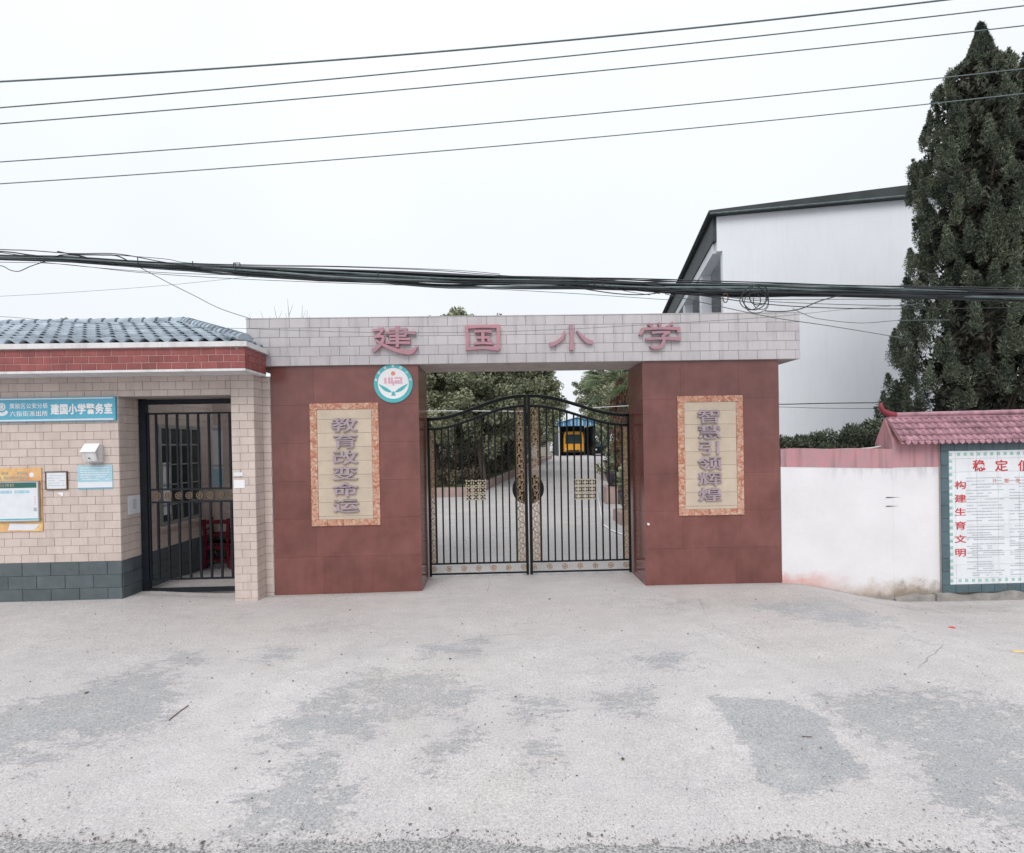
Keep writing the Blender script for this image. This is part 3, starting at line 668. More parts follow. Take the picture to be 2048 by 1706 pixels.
gl2 = gate_leaf(-1, .475, 2.17, 'right leaf of the black arched iron gate, in front of the yellow bus')

# ------------------------------------------------------------------ guardhouse
YH = 7.5; GX = -5.47; CX0, CX1 = -3.87, -3.54
gh = empty('guardhouse', (-5.6, 7.5, 0)); tag(gh, 'beige tiled guardhouse with red brick cornice and blue grey tiled hip roof', 'guardhouse')
LX = -9.2
# cores
core = MB()
core.box(LX, GX-.012, YH+.012, 9.9, -.3, 3.28)                     # room left of the passage
core.box(GX-.012, CX1-.012, YH+.012, 7.96, 2.985, 3.28)            # lintel
core.box(CX0+.012, CX1-.012, YH+.012, 8.3, -.3, 2.985)             # door column
core.box(CX1-.0121, -3.412, 7.772, 8.3, -.3, 3.28)                 # strip next to the pillar
core.box(GX-.012, CX1, 9.95, 10.1, -.3, 3.3)                       # end of the passage
core.obj('wall', MT['grout'], gh)
wr = tile_rects(LX+1.55, GX, .62, 3.27, .235, .117, .004, GX, .62)
fr = [r_ for r_ in wr]
fr += tile_rects(GX, CX0, 2.985, 3.27, .235, .117, .004, GX, .62)
fr += tile_rects(CX0, CX1, -.12, 3.27, .235, .117, .004, CX0, .62-.117*7)
tiles(gh, 'wall_tile', fr, YH+.012, MT['beige'])
print('wall tiles', len(fr))
tiles(gh, 'wall_tiling', tile_rects(LX, LX+1.55, .62, 3.27, .235, .117, .004, GX, .62), YH+.012, MT['beige'], joined=True)
tiles(gh, 'strip_tile', tile_rects(CX1, -3.415, -.12, 3.27, .235, .117, .004, CX1, .62-.117*7), 7.772, MT['beige'])
tiles(gh, 'return_tile', tile_rects(YH+.012, 7.772, -.12, 3.27, .235, .117, .004, YH, .62-.117*7), 0, MT['beige'], rz=R(90), px=CX1-.012)
tiles(gh, 'reveal_tile', tile_rects(YH+.012, 7.96, .62, 2.985, .235, .117, .004, YH, .62), 0, MT['beige'], rz=R(90), px=GX-.012)
tiles(gh, 'passage_tiling', tile_rects(7.96, 9.95, .62, 3.28, .235, .117, .004, YH, .62), 0, MT['beige'], rz=R(90), px=GX-.012, joined=True)
tiles(gh, 'passage_end_tiling', tile_rects(GX, CX1, .62, 3.28, .235, .117, .004, GX, .62), 9.95, MT['beige'], joined=True)
tiles(gh, 'column_inner_tiling', tile_rects(YH+.012, 9.9, 0, 2.98, .235, .117, .004, YH, .62), 0, MT['beige'], rz=R(-90), px=CX0+.012, joined=True)
tiles(gh, 'base_tile', tile_rects(LX, GX+.004, -.14, .62, .40, .19, .006, GX, .62-.19*4), YH+.012, MT['dark_base'], .018)
tiles(gh, 'base_tile', tile_rects(YH+.012, 9.95, -.14, .62, .40, .19, .006, YH, .62-.19*4), 0, MT['dark_base'], rz=R(90), px=GX-.012, th=.018)
tiles(gh, 'base_tile', tile_rects(GX+.02, CX1-.3, 0, .62, .40, .19, .006, GX, .62-.19*4), 9.95, MT['dark_base'], .018)
# cornice
CXR = -3.44; CYF = 7.07
MB().box(LX, CXR-.012, CYF+.012, 7.70, 3.281, 3.595).obj('cornice_core', MT['grout_light'], gh)
tiles(gh, 'red_tile', tile_rects(LX+1.6, CXR, 3.30, 3.59, .20, .0967, .010, CXR, 3.30), CYF+.012, MT['red_tile'], .007)
tiles(gh, 'red_tile', tile_rects(LX, LX+1.6, 3.30, 3.59, .20, .0967, .010, CXR, 3.30), CYF+.012, MT['red_tile'])
tiles(gh, 'red_tile', tile_rects(CYF+.012, 7.70, 3.30, 3.59, .20, .0967, .010, CYF, 3.30), 0, MT['red_tile'], rz=R(90), px=CXR-.012)
MB().box(LX, CXR+.035, CYF-.035, 7.705, 3.596, 3.665).obj('cornice_cap', MT['cap'], gh)
MB().box(LX, CXR-.002, CYF-.006, 7.69, 3.268, 3.299).obj('cornice_lip', MT['cap'], gh)
# hip roof
E0, E1 = CYF+.06, 9.2; XR = CXR-.03; RZ = 4.425; EZ = 3.67; RX = -5.50
def rz_(x): return RZ+(x-RX)*.004
def front(s, t):       # s = world x, t 0..1 up the slope
    return Vector((s, E0+(E1-E0)*t, EZ+(rz_(s)-EZ)*t))
deck = MB(); b = deck.v
b += [(LX, E0, EZ-.02), (XR, E0, EZ-.02), (RX, E1, RZ-.04), (LX, E1, rz_(LX)-.04), (XR, 8.5, EZ-.02), (LX, 11.3, EZ-.02), (RX, 11.3, EZ-.02)]
deck.f += [(0, 1, 2, 3), (1, 4, 2), (6, 5, 3, 2), (0, 3, 5)]  # side slope cut open behind the front, shaped so daylight reaches the passage
deck.obj('roof_deck', MT['roof_dark'], gh)
def roof_tile_mesh(wd, ln, h, m, th=.012, n=7, name='roof_tile'):
    v = []; f = []
    for k in range(2):
        for i in range(n+1):
            t = i/n; x = (t-.5)*wd; z = h*(math.sin(math.pi*min(1, t*1.5))*.9 if t < .667 else -.25*math.sin(math.pi*(t-.667)/.333))
            for yy, dz in ((0, 0), (ln, 0)): v.append((x, yy, z+dz-(th if k else 0)))
    q = 2*(n+1)
    for i in range(n):
        a = 2*i; f += [(a, a+2, a+3, a+1), (q+a, q+a+1, q+a+3, q+a+2), (a, q+a, q+a+2, a+2), (a+1, a+3, q+a+3, q+a+1)]
    f += [(0, 1, q+1, q), (2*n, q+2*n, q+2*n+1, 2*n+1)]
    me = bpy.data.meshes.new(name); me.from_pydata(v, [], f); me.update(); me.materials.append(m); me.shade_smooth(); return me
rtm = roof_tile_mesh(.205, .315, .055, MT['roof'], .016)
nrow = 8; slope = math.atan2(RZ-EZ, E1-E0)
for j in range(nrow):
    t = j/nrow; x = XR-.12
    while x > -9.15:
        if x < XR+(RX-XR)*(t+.03):
            p = front(x, t); o = link(bpy.data.objects.new('roof_tile', rtm), gh); o.location = (p.x, p.y-.01, p.z+.030+random.uniform(0, .005)); o.rotation_euler = (slope-.095, R(-1.2), R(random.uniform(-.8, .8)))
        x -= .2
hipm = roof_tile_mesh(.205, .335, .042, MT['roof'])
for j in range(nrow-1):
    t = j/nrow; y = E0+.12
    while y < 7.72 and True:
        if y > E0+(E1-E0)*(t+.03):
            z = EZ+(RZ-EZ)*t; o = link(bpy.data.objects.new('hip_end_tile', rtm), gh); o.location = (XR+(RX-XR)*t, y, z+.012); o.rotation_euler = (slope-.045, 0, R(90))
        y += .2
def halfround(L_, r_, m, name, n=8):
    v = []; f = []
    for i in range(n+1):
        a = math.pi*i/n
        for y, k in ((0, 1.0), (L_, .82)):
            v.append((r_*k*math.cos(a), y, r_*k*math.sin(a)))
    for i in range(n): f.append((2*i, 2*i+1, 2*i+3, 2*i+2))
    f.append(tuple(2*i for i in range(n+1))); f.append(tuple(2*i+1 for i in range(n+1))[::-1])
    me = bpy.data.meshes.new(name); me.from_pydata(v, [], f); me.update(); me.materials.append(m); return me
cap_m = halfround(.20, .10, MT['roof'], 'ridge_tile')
a = Vector((XR+.01, E0-.01, EZ+.02)); b_ = Vector((RX, E1, RZ+.03)); n = 15
for i in range(n):
    p = a.lerp(b_, i/n); d = (b_-a).normalized(); o = link(bpy.data.objects.new('hip_ridge_tile', cap_m), gh)
    o.rotation_mode = 'QUATERNION'; o.rotation_quaternion = d.to_track_quat('Y', 'Z'); o.location = p
MB().tube([a.lerp(b_, .0)-Vector((.05, .03, .08)), b_-Vector((.05, 0, .10))], .075, 8).obj('hip_mortar', MT['mortar'], gh)
a = Vector((RX-.02, E1, RZ+.03)); b_ = Vector((LX, E1, rz_(LX)+.03)); n = 16
for i in range(n):
    p = a.lerp(b_, i/n); d = (b_-a).normalized(); o = link(bpy.data.objects.new('ridge_tile', cap_m), gh)
    o.rotation_mode = 'QUATERNION'; o.rotation_quaternion = d.to_track_quat('Y', 'Z'); o.location = p
# passage window, poster, door
def on_side(px, Y): return Y       # passage wall x = GX faces +X
wf = MB(); y0, y1, z0, z1 = 8.32, 9.47, .98, 2.62
for a_, b2, c_, d_ in ((y0, y1, z0, z0+.06), (y0, y1, z1-.06, z1), (y0, y0+.06, z0+.06, z1-.06), (y1-.06, y1, z0+.06, z1-.06)): wf.box(GX+.0, GX+.035, a_, b2, c_, d_)
win = wf.obj('window', MT['window_frame'], gh)
MB().box(GX+.002, GX+.012, y0+.061, y1-.061, z0+.061, z1-.061).obj('pane', MT['glass'], win)
for k in (1, 2, 3): MB().box(GX+.013, GX+.03, y0+(y1-y0)*k/4-.015, y0+(y1-y0)*k/4+.015, z0+.061, z1-.061).obj('mullion', MT['window_frame'], win)
for k in range(1, 5): MB().box(GX+.0305, GX+.042, y0+.061, y1-.061, z0+(z1-z0)*k/5-.012, z0+(z1-z0)*k/5+.012).obj('guard_bar', MT['window_frame'], win)
MB().box(GX+.003, GX+.02, 8.42, 8.62, 1.15, 2.0).obj('curtain', MT['paper'], win)
MB().box(GX+.002, GX+.07, y0-.05, y1+.05, z0-.05, z0-.001).obj('sill', MT['soffit'], win)
dr = MB().box(-5.02, -4.1, 9.905, 9.93, .0, 2.25).obj('inner_door', MT['wood'], gh)
MB().box(-4.98, -4.6, 9.895, 9.904, .3, 1.0).obj('door_panel', MT['wood'], dr)
MB().box(-4.98, -4.6, 9.895, 9.904, 1.1, 2.1).obj('door_panel', MT['wood'], dr)

pp = empty('wall_poster', (-5.35, 9.9, 1.2)); tag(pp, 'tall pale blue poster with dark heading strip in the passage behind the small gate', 'poster')
pa, pb_ = P(414, 852, 9.9), P(446, 973, 9.9)
MB().box(pa.x, pb_.x, 9.915, 9.927, pb_.z, pa.z).obj('sheet', MT['paper'], pp)
MB().box(pa.x+.003, pb_.x-.003, 9.911, 9.9145, pb_.z+.02, pb_.z+.34).obj('lower_print', MT['pale_blue'], pp)
MB().box(pa.x+.003, pb_.x-.003, 9.911, 9.9145, pa.z-.09, pa.z-.03).obj('heading', MT['ink'], pp)
MB().box(pa.x+.003, pb_.x-.003, 9.911, 9.9145, pb_.z+.38, pb_.z+.42).obj('divider', MT['ink'], pp)

# dark red wooden stools stacked in the passage
def stool(label, loc, rz=0, up=True):
    s = empty('wooden_stool', loc, rz); s.scale = (1.4, 1.1, 1.1); tag(s, label, 'stool', 'dark red stools in the passage')
    z = 1 if up else -1; o0 = 0 if up else .42
    MB().box(-.17, .17, -.13, .13, o0+z*.40-(.0 if up else .02), o0+z*.42+(.0 if up else .0)).obj('seat', MT['redwood'], s)
    for i in (-1, 1):
        for j in (-1, 1):
            MB().obox((i*.15, j*.11, .2), (.018, 0, 0), (0, .018, 0), (-i*.01*z, -j*.01*z, .195)).obj('leg', MT['redwood'], s)
        MB().box(-.14, .14, i*.115-.01, i*.115+.01, .11, .14).obj('stretcher', MT['redwood'], s)
        MB().box(i*.15-.01, i*.15+.01, -.10, .10, .2, .23).obj('stretcher', MT['redwood'], s)
    MB().box(-.145, .145, -.128, -.112, .31, .375).obj('apron', MT['redwood'], s)
    return s
stool('dark red lacquered stool standing against the passage end wall', (-5.20, 9.6, .03))
stool('dark red stool nearer the brown door, half hidden by the door column', (-4.70, 9.55, .03), .15)
stool('dark red stool upturned on top of the stool against the passage end wall', (-5.20, 9.6, .50), 0, False)

# ------------------------------------------------------------------ small iron gate in the passage
YS = 7.93
sg = empty('passage_gate', (GX, YS, 0)); tag(sg, 'dark grey barred iron gate closing the guardhouse passage', 'gate')
ga, gb = GX+.015, CX0-.01
MB().box(ga, ga+.10, YS-.035, YS+.035, .02, 2.98).obj('post', MT['iron_grey'], sg)
MB().box(ga+.101, gb, YS-.03, YS+.03, 2.90, 2.975).obj('lintel_bar', MT['iron_grey'], sg)
MB().box(ga+.101, gb, YS-.02, YS+.02, .035, .10).obj('threshold_bar', MT['iron_grey'], sg)
for z in (2.76, 1.605, 1.41, .235): MB().box(ga+.13, gb-.01, YS-.014, YS+.014, z-.014, z+.014).obj('rail', MT['iron_grey'], sg)
MB().box(ga+.105, ga+.128, YS-.014, YS+.014, .22, 2.78).obj('stile', MT['iron_grey'], sg)
MB().box(gb-.03, gb-.005, YS-.0145, YS+.0145, .215, 2.785).obj('stile', MT['iron_grey'], sg)
for i in range(8):
    x = ga+.235+i*.158
    for z0, z1 in ((1.62, 2.745), (.25, 1.395)): MB().box(x-.014, x+.014, YS-.0125, YS+.0125, z0, z1).obj('bar', MT['iron_grey'], sg)
ros2 = ros_mesh.copy(); ros2.materials[0] = mat('dull_bronze', (.13, .09, .06), .6, .3, 30)
for i in range(8):
    o = link(bpy.data.objects.new('rosette', ros2), sg); o.location = (ga+.235+i*.158, YS, 1.507); o.scale = (1.1, 1, 1.15)
for z in (2.3, 1.55, 1.0): MB().box(ga-.012, ga+.002, YS-.02, YS+.02, z, z+.03).obj('hinge', MT['iron'], sg)

# ------------------------------------------------------------------ things on the guardhouse wall
def quad(a_, b_, Y): p, q = P(*a_, Y), P(*b_, Y); return min(p.x, q.x), max(p.x, q.x), min(p.z, q.z), max(p.z, q.z)
Yw = YH-.002
bs_ = empty('blue_sign', (-6.5, Yw, 2.7)); tag(bs_, 'long sky blue sign with white characters above the guardhouse notices', 'sign')
x1 = P(234, 820, Yw).x; x0 = x1-2.62; z1 = P(234, 793, Yw).z; z0 = P(234, 841, Yw).z
MB().box(x0, x1, Yw-.03, Yw, z0, z1).obj('board', MT['blue_sign'], bs_)
MB().box(x0+.002, x1-.03, Yw-.0325, Yw-.0302, z1-.028, z1-.012).obj('edge_stripe', MT['paper'], bs_)
MB().box(x0+.002, x1-.03, Yw-.0325, Yw-.0302, z0+.012, z0+.032).obj('edge_stripe', MT['paper'], bs_)
zc = (z0+z1)/2; XP = lambda px: P(px, 820, Yw).x
t1 = MB(); text(t1, '建国小学警务室', XP(105), XP(229), zc+.0, .15, Yw-.030, .003, .006, None, .0045); t1.obj('main_lettering', MT['white'], bs_)
t2 = MB(); text(t2, '黄陂区公安分局', XP(23), XP(100), zc+.055, .078, Yw-.030, .003, .006); t2.obj('small_lettering', MT['white'], bs_)
t3 = MB(); text(t3, '六指街派出所', XP(23), XP(100), zc-.055, .078, Yw-.030, .003, .006); t3.obj('small_lettering', MT['white'], bs_)
em = MB(); ex = XP(8); em.disc(ex, zc+.045, .055, Yw-.034, Yw-.0302, 16, .035); em.prism([(ex+.095*math.cos(t), zc-.0+.085*math.sin(t)) for t in np.linspace(R(200), R(340), 9)]+[(ex+.06*math.cos(t), zc+.02+.055*math.sin(t)) for t in np.linspace(R(340), R(200), 9)], Yw-.033, Yw-.0302)
em.box(ex-.02, ex+.02, Yw-.0335, Yw-.0302, zc+.02, zc+.07); em.obj('emblem', MT['paper'], bs_)

mbx = empty('letter_box', P(193, 907, Yw)); mbx.location.y = Yw; tag(mbx, 'small white metal letter box with slanted lid on the beige wall', 'letter box')
q = MB(); q.v += [(-.10, 0, .12), (.10, 0, .12), (.10, -.07, .13), (-.10, -.07, .13), (-.095, 0, -.13), (.10, 0, -.13), (.10, -.12, -.10), (-.095, -.10, -.12), (-.10, -.15, .02), (.10, -.15, .02)]
q.f += [(0, 1, 2, 3), (3, 2, 9, 8), (8, 9, 6, 7), (7, 6, 5, 4), (0, 3, 8, 7, 4), (1, 5, 6, 9, 2), (0, 4, 5, 1)]
q.obj('body', MT['cap'], mbx)
o = MB().obox((0, -.118, .082), (.108, 0, 0), (0, -.046, -.060), (0, .003, -.002)).obj('lid', MT['white'], mbx)
MB().disc(0, -.065, .008, -.145, -.118, 8).obj('keyhole', MT['iron'], mbx)

def notice(name, a_, b_, m, label, cat, frame=None, Y=Yw, th=.012, tilt=0.):
    x0, x1, z0, z1 = quad(a_, b_, Y); r = empty(name, ((x0+x1)/2, Y, (z0+z1)/2)); tag(r, label, cat)
    hx, hz = (x1-x0)/2, (z1-z0)/2
    MB().box(-hx, hx, -th, 0, -hz, hz).obj('sheet' if not frame else 'panel', m, r)
    if frame:
        for k, (a, b, c, d) in enumerate(((-hx-.012, hx+.012, hz, hz+.014), (-hx-.012, hx+.012, -hz-.014, -hz), (-hx-.012, -hx, -hz, hz), (hx, hx+.012, -hz, hz))): MB().box(a, b, -th-.008, 0, c, d).obj('frame_strip', frame, r)
    r.rotation_euler = (0, tilt, 0); return r, hx, hz
def print_lines(r, hx, z0, z1, n, m, y, name='printed_lines', x0=None, h=.35):
    mb = MB(); x0 = -hx if x0 is None else x0
    for i in range(n):
        z = z1-(z1-z0)*(i+.5)/n; x = x0
        hh = (z1-z0)/n*h
        while x < hx-.02:
            w_ = random.uniform(.02, .09); e = min(hx, x+w_)
            if random.random() < .85: mb.box(x, e-.008, y-.0012, y, z-hh/2, z+hh/2)
            x += w_
    if mb.v: tag(mb.obj(name, m, r), kind='stuff')
r, hx, hz = notice('orange_poster', (-60, 938), (87, 1062), MT['orange'], 'orange and yellow festive poster frame behind the white planner board', 'poster')
MB().disc(.45-hx+.42, hz-.1, .035, -.0145, -.0122, 14).obj('white_dot', MT['paper'], r)
g_ = MB(); g_.prism([(-hx+.52, -hz+.02), (-hx+.55, -hz+.12), (hx-.04, -hz+.10), (hx-.12, -hz+.02)], -.0142, -.0122); g_.obj('white_cloud', MT['paper'], r)
print_lines(r, hx-.18, hz-.17, hz-.04, 2, MT['gold_pale'], -.0122, 'gold_print', -.1, .6)
r2, hx, hz = notice('planner_board', (-70, 966), (80, 1040), MT['paper'], 'white planner board with dark green heading bar on the orange poster', 'notice board', MT['window_frame'], Yw-.0165, .02)
MB().box(-hx+.003, hx-.02, -.0215, -.0202, hz-.085, hz-.01).obj('heading_bar', MT['green_dark'], r2)
t4 = MB(); text(t4, '校务公开栏', hx-.68, hx-.32, hz-.047, .05, -.0216, .002, .008); t4.obj('heading_lettering', MT['gold_pale'], r2)
print_lines(r2, hx-.1, hz-.17, hz-.11, 1, MT['pale_blue'], -.0202, h=.7)
print_lines(r2, hx-.02, -hz+.22, hz-.2, 6, MT['pink_print'], -.0202, 'printed_column', hx-.06)
MB().box(hx-.065, hx-.022, -.0215, -.0202, -hz+.13, -hz+.18).obj('printed_block', MT['ink'], r2)
MB().box(-hx+.003, hx-.01, -.0215, -.0202, -hz+.01, -hz+.028).obj('foot_bar', MT['teal'], r2)
r, hx, hz = notice('framed_notice', (94, 945), (135, 977), MT['paper'], 'small grey notice in a thin brown frame between orange poster and blue notice', 'notice', MT['wood'])
print_lines(r, hx-.02, -hz+.03, hz-.03, 5, MT['ink'], -.0122, h=.2)
r, hx, hz = notice('blue_notice', (155, 931), (226, 977), MT['pale_blue'], 'pale blue paper notice below the white letter box', 'notice', th=.006)
print_lines(r, hx-.04, -hz+.12, hz-.02, 6, MT['paper'], -.0062, h=.35)
MB().box(-hx+.003, hx-.003, -.0072, -.0062, -hz+.02, -hz+.10).obj('white_band', MT['paper'], r)
MB().box(-hx+.003, hx-.003, -.0072, -.0062, -hz+.003, -hz+.018).obj('foot_band', MT['blue_sign'], r)
for a_, b_, lb in (((114, 985), (127, 992), 'torn white paper scrap stuck below the brown framed notice'),):
    x0, x1, z0, z1 = quad(a_, b_, Yw); o = MB().prism([(x0, z1), (x1, z1), (x1, z0), (x0+(x1-x0)*.7, z0+.005)], Yw-.004, Yw).obj('paper_scrap', MT['white'], None); tag(o, lb, 'paper scrap')
# sticker on the passage reveal (faces +X)
st = empty('paper_label', (GX+.001, 7.78, 1.4)); tag(st, 'small white paper label on the tiled reveal left of the passage gate', 'label')
MB().box(0, .004, -.13, .12, -.135, .135).obj('sheet', MT['paper'], st)
mb = MB()
for i in range(5): mb.box(.0042, .005, -.04, .04, .06-.03*i, .075-.03*i)
tag(mb.obj('printed_lines', MT['ink'], st), kind='stuff')
for i, (a_, b_, lb) in enumerate((((468, 945), (486, 952), 'topmost small white paper scrap on the door column'), ((468, 960), (490, 976), 'square white switch cover on the door column'))):
    x0, x1, z0, z1 = quad(a_, b_, Yw); o = MB().box(x0, x1, Yw-.006, Yw, z0, z1).obj(('paper_scrap', 'switch_cover')[i], MT['white'] if i else MT['paper'], None); tag(o, lb, ('paper scrap', 'switch')[i])
# white knob on the right pillar
o = MB().disc(P(1296, 1048, YP).x, P(1296, 1048, YP).z, .018, YP-.03, YP, 10).obj('wall_bolt', MT['white'], None); tag(o, 'tiny white bolt cap at the gate side edge of the right granite pillar', 'bolt')

# ------------------------------------------------------------------ right: lime-washed wall, notice wall
YWl = 7.7525
bw_ = empty('boundary_wall', (5.2, YWl, -.3)); tag(bw_, 'white limewashed wall with stained pink top band beside the right pillar', 'wall')
def wavy_top(x): return 2.055-.016*(x-4.3)+.006*math.sin(x*7)
def slab(x0, x1, y0, y1, zf0, zf1, name, m, parent, n=24):
    v = []; f = []
    for i in range(n+1):
        x = x0+(x1-x0)*i/n
        v += [(x, y0, zf0(x)), (x, y0, zf1(x)), (x, y1, zf1(x)), (x, y1, zf0(x))]
    for i in range(n):
        for k in range(4): f.append((4*i+k, 4*i+(k+1) % 4, 4*i+4+(k+1) % 4, 4*i+4+k))
    f += [(0, 1, 2, 3), (4*n+3, 4*n+2, 4*n+1, 4*n)]
    me = bpy.data.meshes.new(name); me.from_pydata(v, [], f); me.update(); me.materials.append(m)
    bm = bmesh.new(); bm.from_mesh(me); bmesh.ops.recalc_face_normals(bm, faces=bm.faces); bm.to_mesh(me); bm.free()
    return link(bpy.data.objects.new(name, me), parent)
band = lambda x: 1.775-.031*(x-4.4)
slab(4.31, 6.06, YWl, YWl+.24, lambda x: -.6, band, 'wall_face', MT['limewash'], bw_)
slab(4.31, 6.06, YWl-.004, YWl+.25, lambda x: band(x)+.0005, wavy_top, 'top_band', MT['pink_wall'], bw_)
nw = empty('notice_wall', (7.2, 7.75, -.3)); tag(nw, 'notice wall with pink tiled roof and white tiled slogan board', 'notice wall')
YN = 7.75; NX0, NX1 = 6.06, 9.6
MB().box(NX0, NX1, YN+.0, YN+.36, -.6, 1.733).obj('wall_face', MT['limewash'], nw)
gab = MB(); yy = [YN+.0, YN+.36]
gab.v += [(NX0-.003, YN-.003, 1.7335), (NX1, YN-.003, 1.7335), (NX1, YN+.363, 1.7335), (NX0-.003, YN+.363, 1.7335), (NX0-.003, YN-.003, 2.12), (NX1, YN-.003, 2.12), (NX1, YN+.363, 2.12), (NX0-.003, YN+.363, 2.12), (NX0-.003, YN+.16, 2.50), (NX1, YN+.16, 2.50)]
gab.f += [(0, 3, 2, 1), (0, 1, 5, 4), (2, 3, 7, 6), (4, 5, 9, 8), (7, 8, 9, 6), (0, 4, 8, 7, 3), (1, 2, 6, 9, 5)]
gab.obj('pink_gable', MT['pink_wall'], nw)
# roof tiles
ptm = roof_tile_mesh(.108, .135, .022, MT['pink_roof'], .01, 6, 'pink_tile')
ez, ey, rz2, ry = 2.125, 7.60, 2.505, 7.895; sl_ = math.atan2(rz2-ez, ry-ey)
pd = MB(); pd.v += [(NX0+.02, ey, ez-.03), (NX1, ey, ez-.03), (NX1, ry, rz2-.03), (NX0+.02, ry, rz2-.03), (NX0+.02, ey, ez+.0), (NX1, ey, ez+.0), (NX1, ry, rz2-.008), (NX0+.02, ry, rz2-.008)]
pd.f += [(0, 1, 2, 3), (4, 7, 6, 5), (0, 4, 5, 1), (1, 5, 6, 2), (2, 6, 7, 3), (3, 7, 4, 0)]; pd.obj('roof_bed', MT['pink_wall'], nw)
for j in range(4):
    t = j/4
    for i in range(24):
        x = NX0+.075+i*.104; o = link(bpy.data.objects.new('roof_tile', ptm), nw)
        o.location = (x, ey-.012+(ry-ey)*t, ez+.012+(rz2-ez)*t); o.rotation_euler = (sl_-.10, 0, R(random.uniform(-1, 1)))
drip = MB().prism([(-.05, 0), (-.03, -.028), (0, -.052), (.03, -.028), (.05, 0), (.03, .01), (-.03, .01)], -.008, 0).mesh('drip_tile', MT['pink_roof'])
for i in range(24):
    o = link(bpy.data.objects.new('drip_tile', drip), nw); o.location = (NX0+.075+i*.104+.03, ey-.016, ez+.006); o.rotation_euler = (R(-12), 0, 0)
MB().tube([(NX0+.10, ry, rz2+.045), (NX1, ry, rz2+.075)], .038, 8).obj('ridge', MT['pink_roof'], nw, True)
MB().box(NX0+.05, NX1, ry-.025, ry+.025, rz2-.01, rz2+.02).obj('ridge_base', MT['pink_roof'], nw)
MB().tube([(NX0+.16, ry, rz2+.045), (NX0+.06, ry, rz2+.06), (NX0-.03, ry, rz2+.11), (NX0-.07, ry, rz2+.19), (NX0-.05, ry, rz2+.24)], [.045, .05, .04, .03, .012], 7).obj('finial', MT['red_finial'], nw, True)
# slogan board
board = MB().box(6.78, NX1-.1, YN-.03, YN-.004, -.21, 2.098).obj('slogan_board', MT['grout'], nw)
fx0, fx1, fz0, fz1 = 6.78, 9.4, -.215, 2.10; bwid = .125
tiles(board, 'frame_tile', tile_rects(fx0, fx0+bwid, fz0+bwid, fz1-bwid, 1, .205, .004, fx0, fz0+bwid, 0), YN-.03, MT['board_frame'], .02)
tiles(board, 'frame_tile', tile_rects(fx0, fx1, fz1-bwid, fz1, .205, 1, .004, fx0, fz1-bwid, 0), YN-.03, MT['board_frame'], .02)
tiles(board, 'frame_tile', tile_rects(fx0, fx1, fz0, fz0+bwid, .205, 1, .004, fx0, fz0, 0), YN-.03, MT['board_frame'], .02)
tiles(board, 'board_tile', tile_rects(fx0+bwid, fx1, fz0+bwid, fz1-bwid, .335, .205, .0025, fx0+bwid+.11, fz0+bwid+.095, 0), YN-.03, MT['board_tile'], .006)
Yt = YN-.037
sq = MB(); sq.disc(0, 0, .033, -.0014, 0, 4, .024, R(45), R(405)); sq.box(-.018, .018, -.0014, 0, -.004, .004); sq.box(-.018, .018, -.0014, 0, .010, .017); sq.box(-.018, .018, -.0014, 0, -.017, -.010); sq.box(-.003, .003, -.0016, 0, -.018, .018)
sqm = sq.mesh('key_motif', MT['green_ink'])
zz = fz0+bwid+.06
while zz < fz1-bwid-.03:
    o = link(bpy.data.objects.new('key_motif', sqm), board); o.location = (fx0+bwid+.032, Yt, zz); zz += .1025
xx_ = fx0+bwid+.16
while xx_ < 8.7:
    for zz in (fz0+bwid+.06, fz1-bwid-.055): o = link(bpy.data.objects.new('key_motif', sqm), board); o.location = (xx_, Yt, zz)
    xx_ += .105
def red(ch, px, py, wd, ht, m='red_ink', off=.012):
    p = P(px, py, Yt); wd *= .92; ht *= .88; g = MB(); glyph(g, ch, 0, 0, wd, ht, 0, .002, off, clerical=.5); o = g.obj('character', MT[m], board); o.location = (p.x, Yt, p.z)
for ch, y in zip('构建生育文明', (970, 997, 1024, 1051, 1078, 1105)): red(ch, 1921, y, .20, .145)
for ch, x in zip('稳定低生', (1958, 2003, 2049, 2096)): red(ch, x, 931, .22, .20, off=.018)
for ch, x in zip('计划生育', (1989, 2013, 2036, 2060)): red(ch, x, 961, .075, .075, 'orange_ink')
for x0, x1 in ((7.18, 7.78), (7.86, 8.5)):
    mb = MB()
    z = 1.55
    while z > .02:
        if random.random() < .9:
            x = x0+random.choice((0, 0, 0, .08, .15))
            xe = x1-random.choice((0, 0, .03, .2))
            while x < xe:
                w_ = random.uniform(.03, .16); 
                if random.random() < .88: mb.box(x, min(xe, x+w_)-.008, Yt-.0012, Yt, z-.005, z+.005)
                x += w_
        z -= .0345 if z < .75 else .047
    tag(mb.obj('small_print', MT['ink'], board), kind='stuff')
slab(6.66, 9.6, YN-.09, YN-.0, lambda x: -.6, lambda x: -.222+.018*math.sin(x*5)+.012*math.sin(x*13), 'footing', MT['concrete'], nw, 60)
fo = slab(4.33, 6.04, 7.735, YWl-.001, lambda x: -.6, lambda x: float(np.interp(x, [4.3, 5.0, 5.6, 5.95, 6.2, 6.45, 6.66], [-.10, -.14, -.24, -.28, -.2, -.2, -.24]))+.012*math.sin(x*21), 'footing', MT['concrete'], bw_, 60)
slab(6.04, 6.655, 7.69, 7.748, lambda x: -.6, lambda x: float(np.interp(x, [6.04, 6.2, 6.4, 6.66], [-.29, -.235, -.225, -.245]))+.012*math.sin(x*21), 'footing', MT['concrete'], nw, 20)
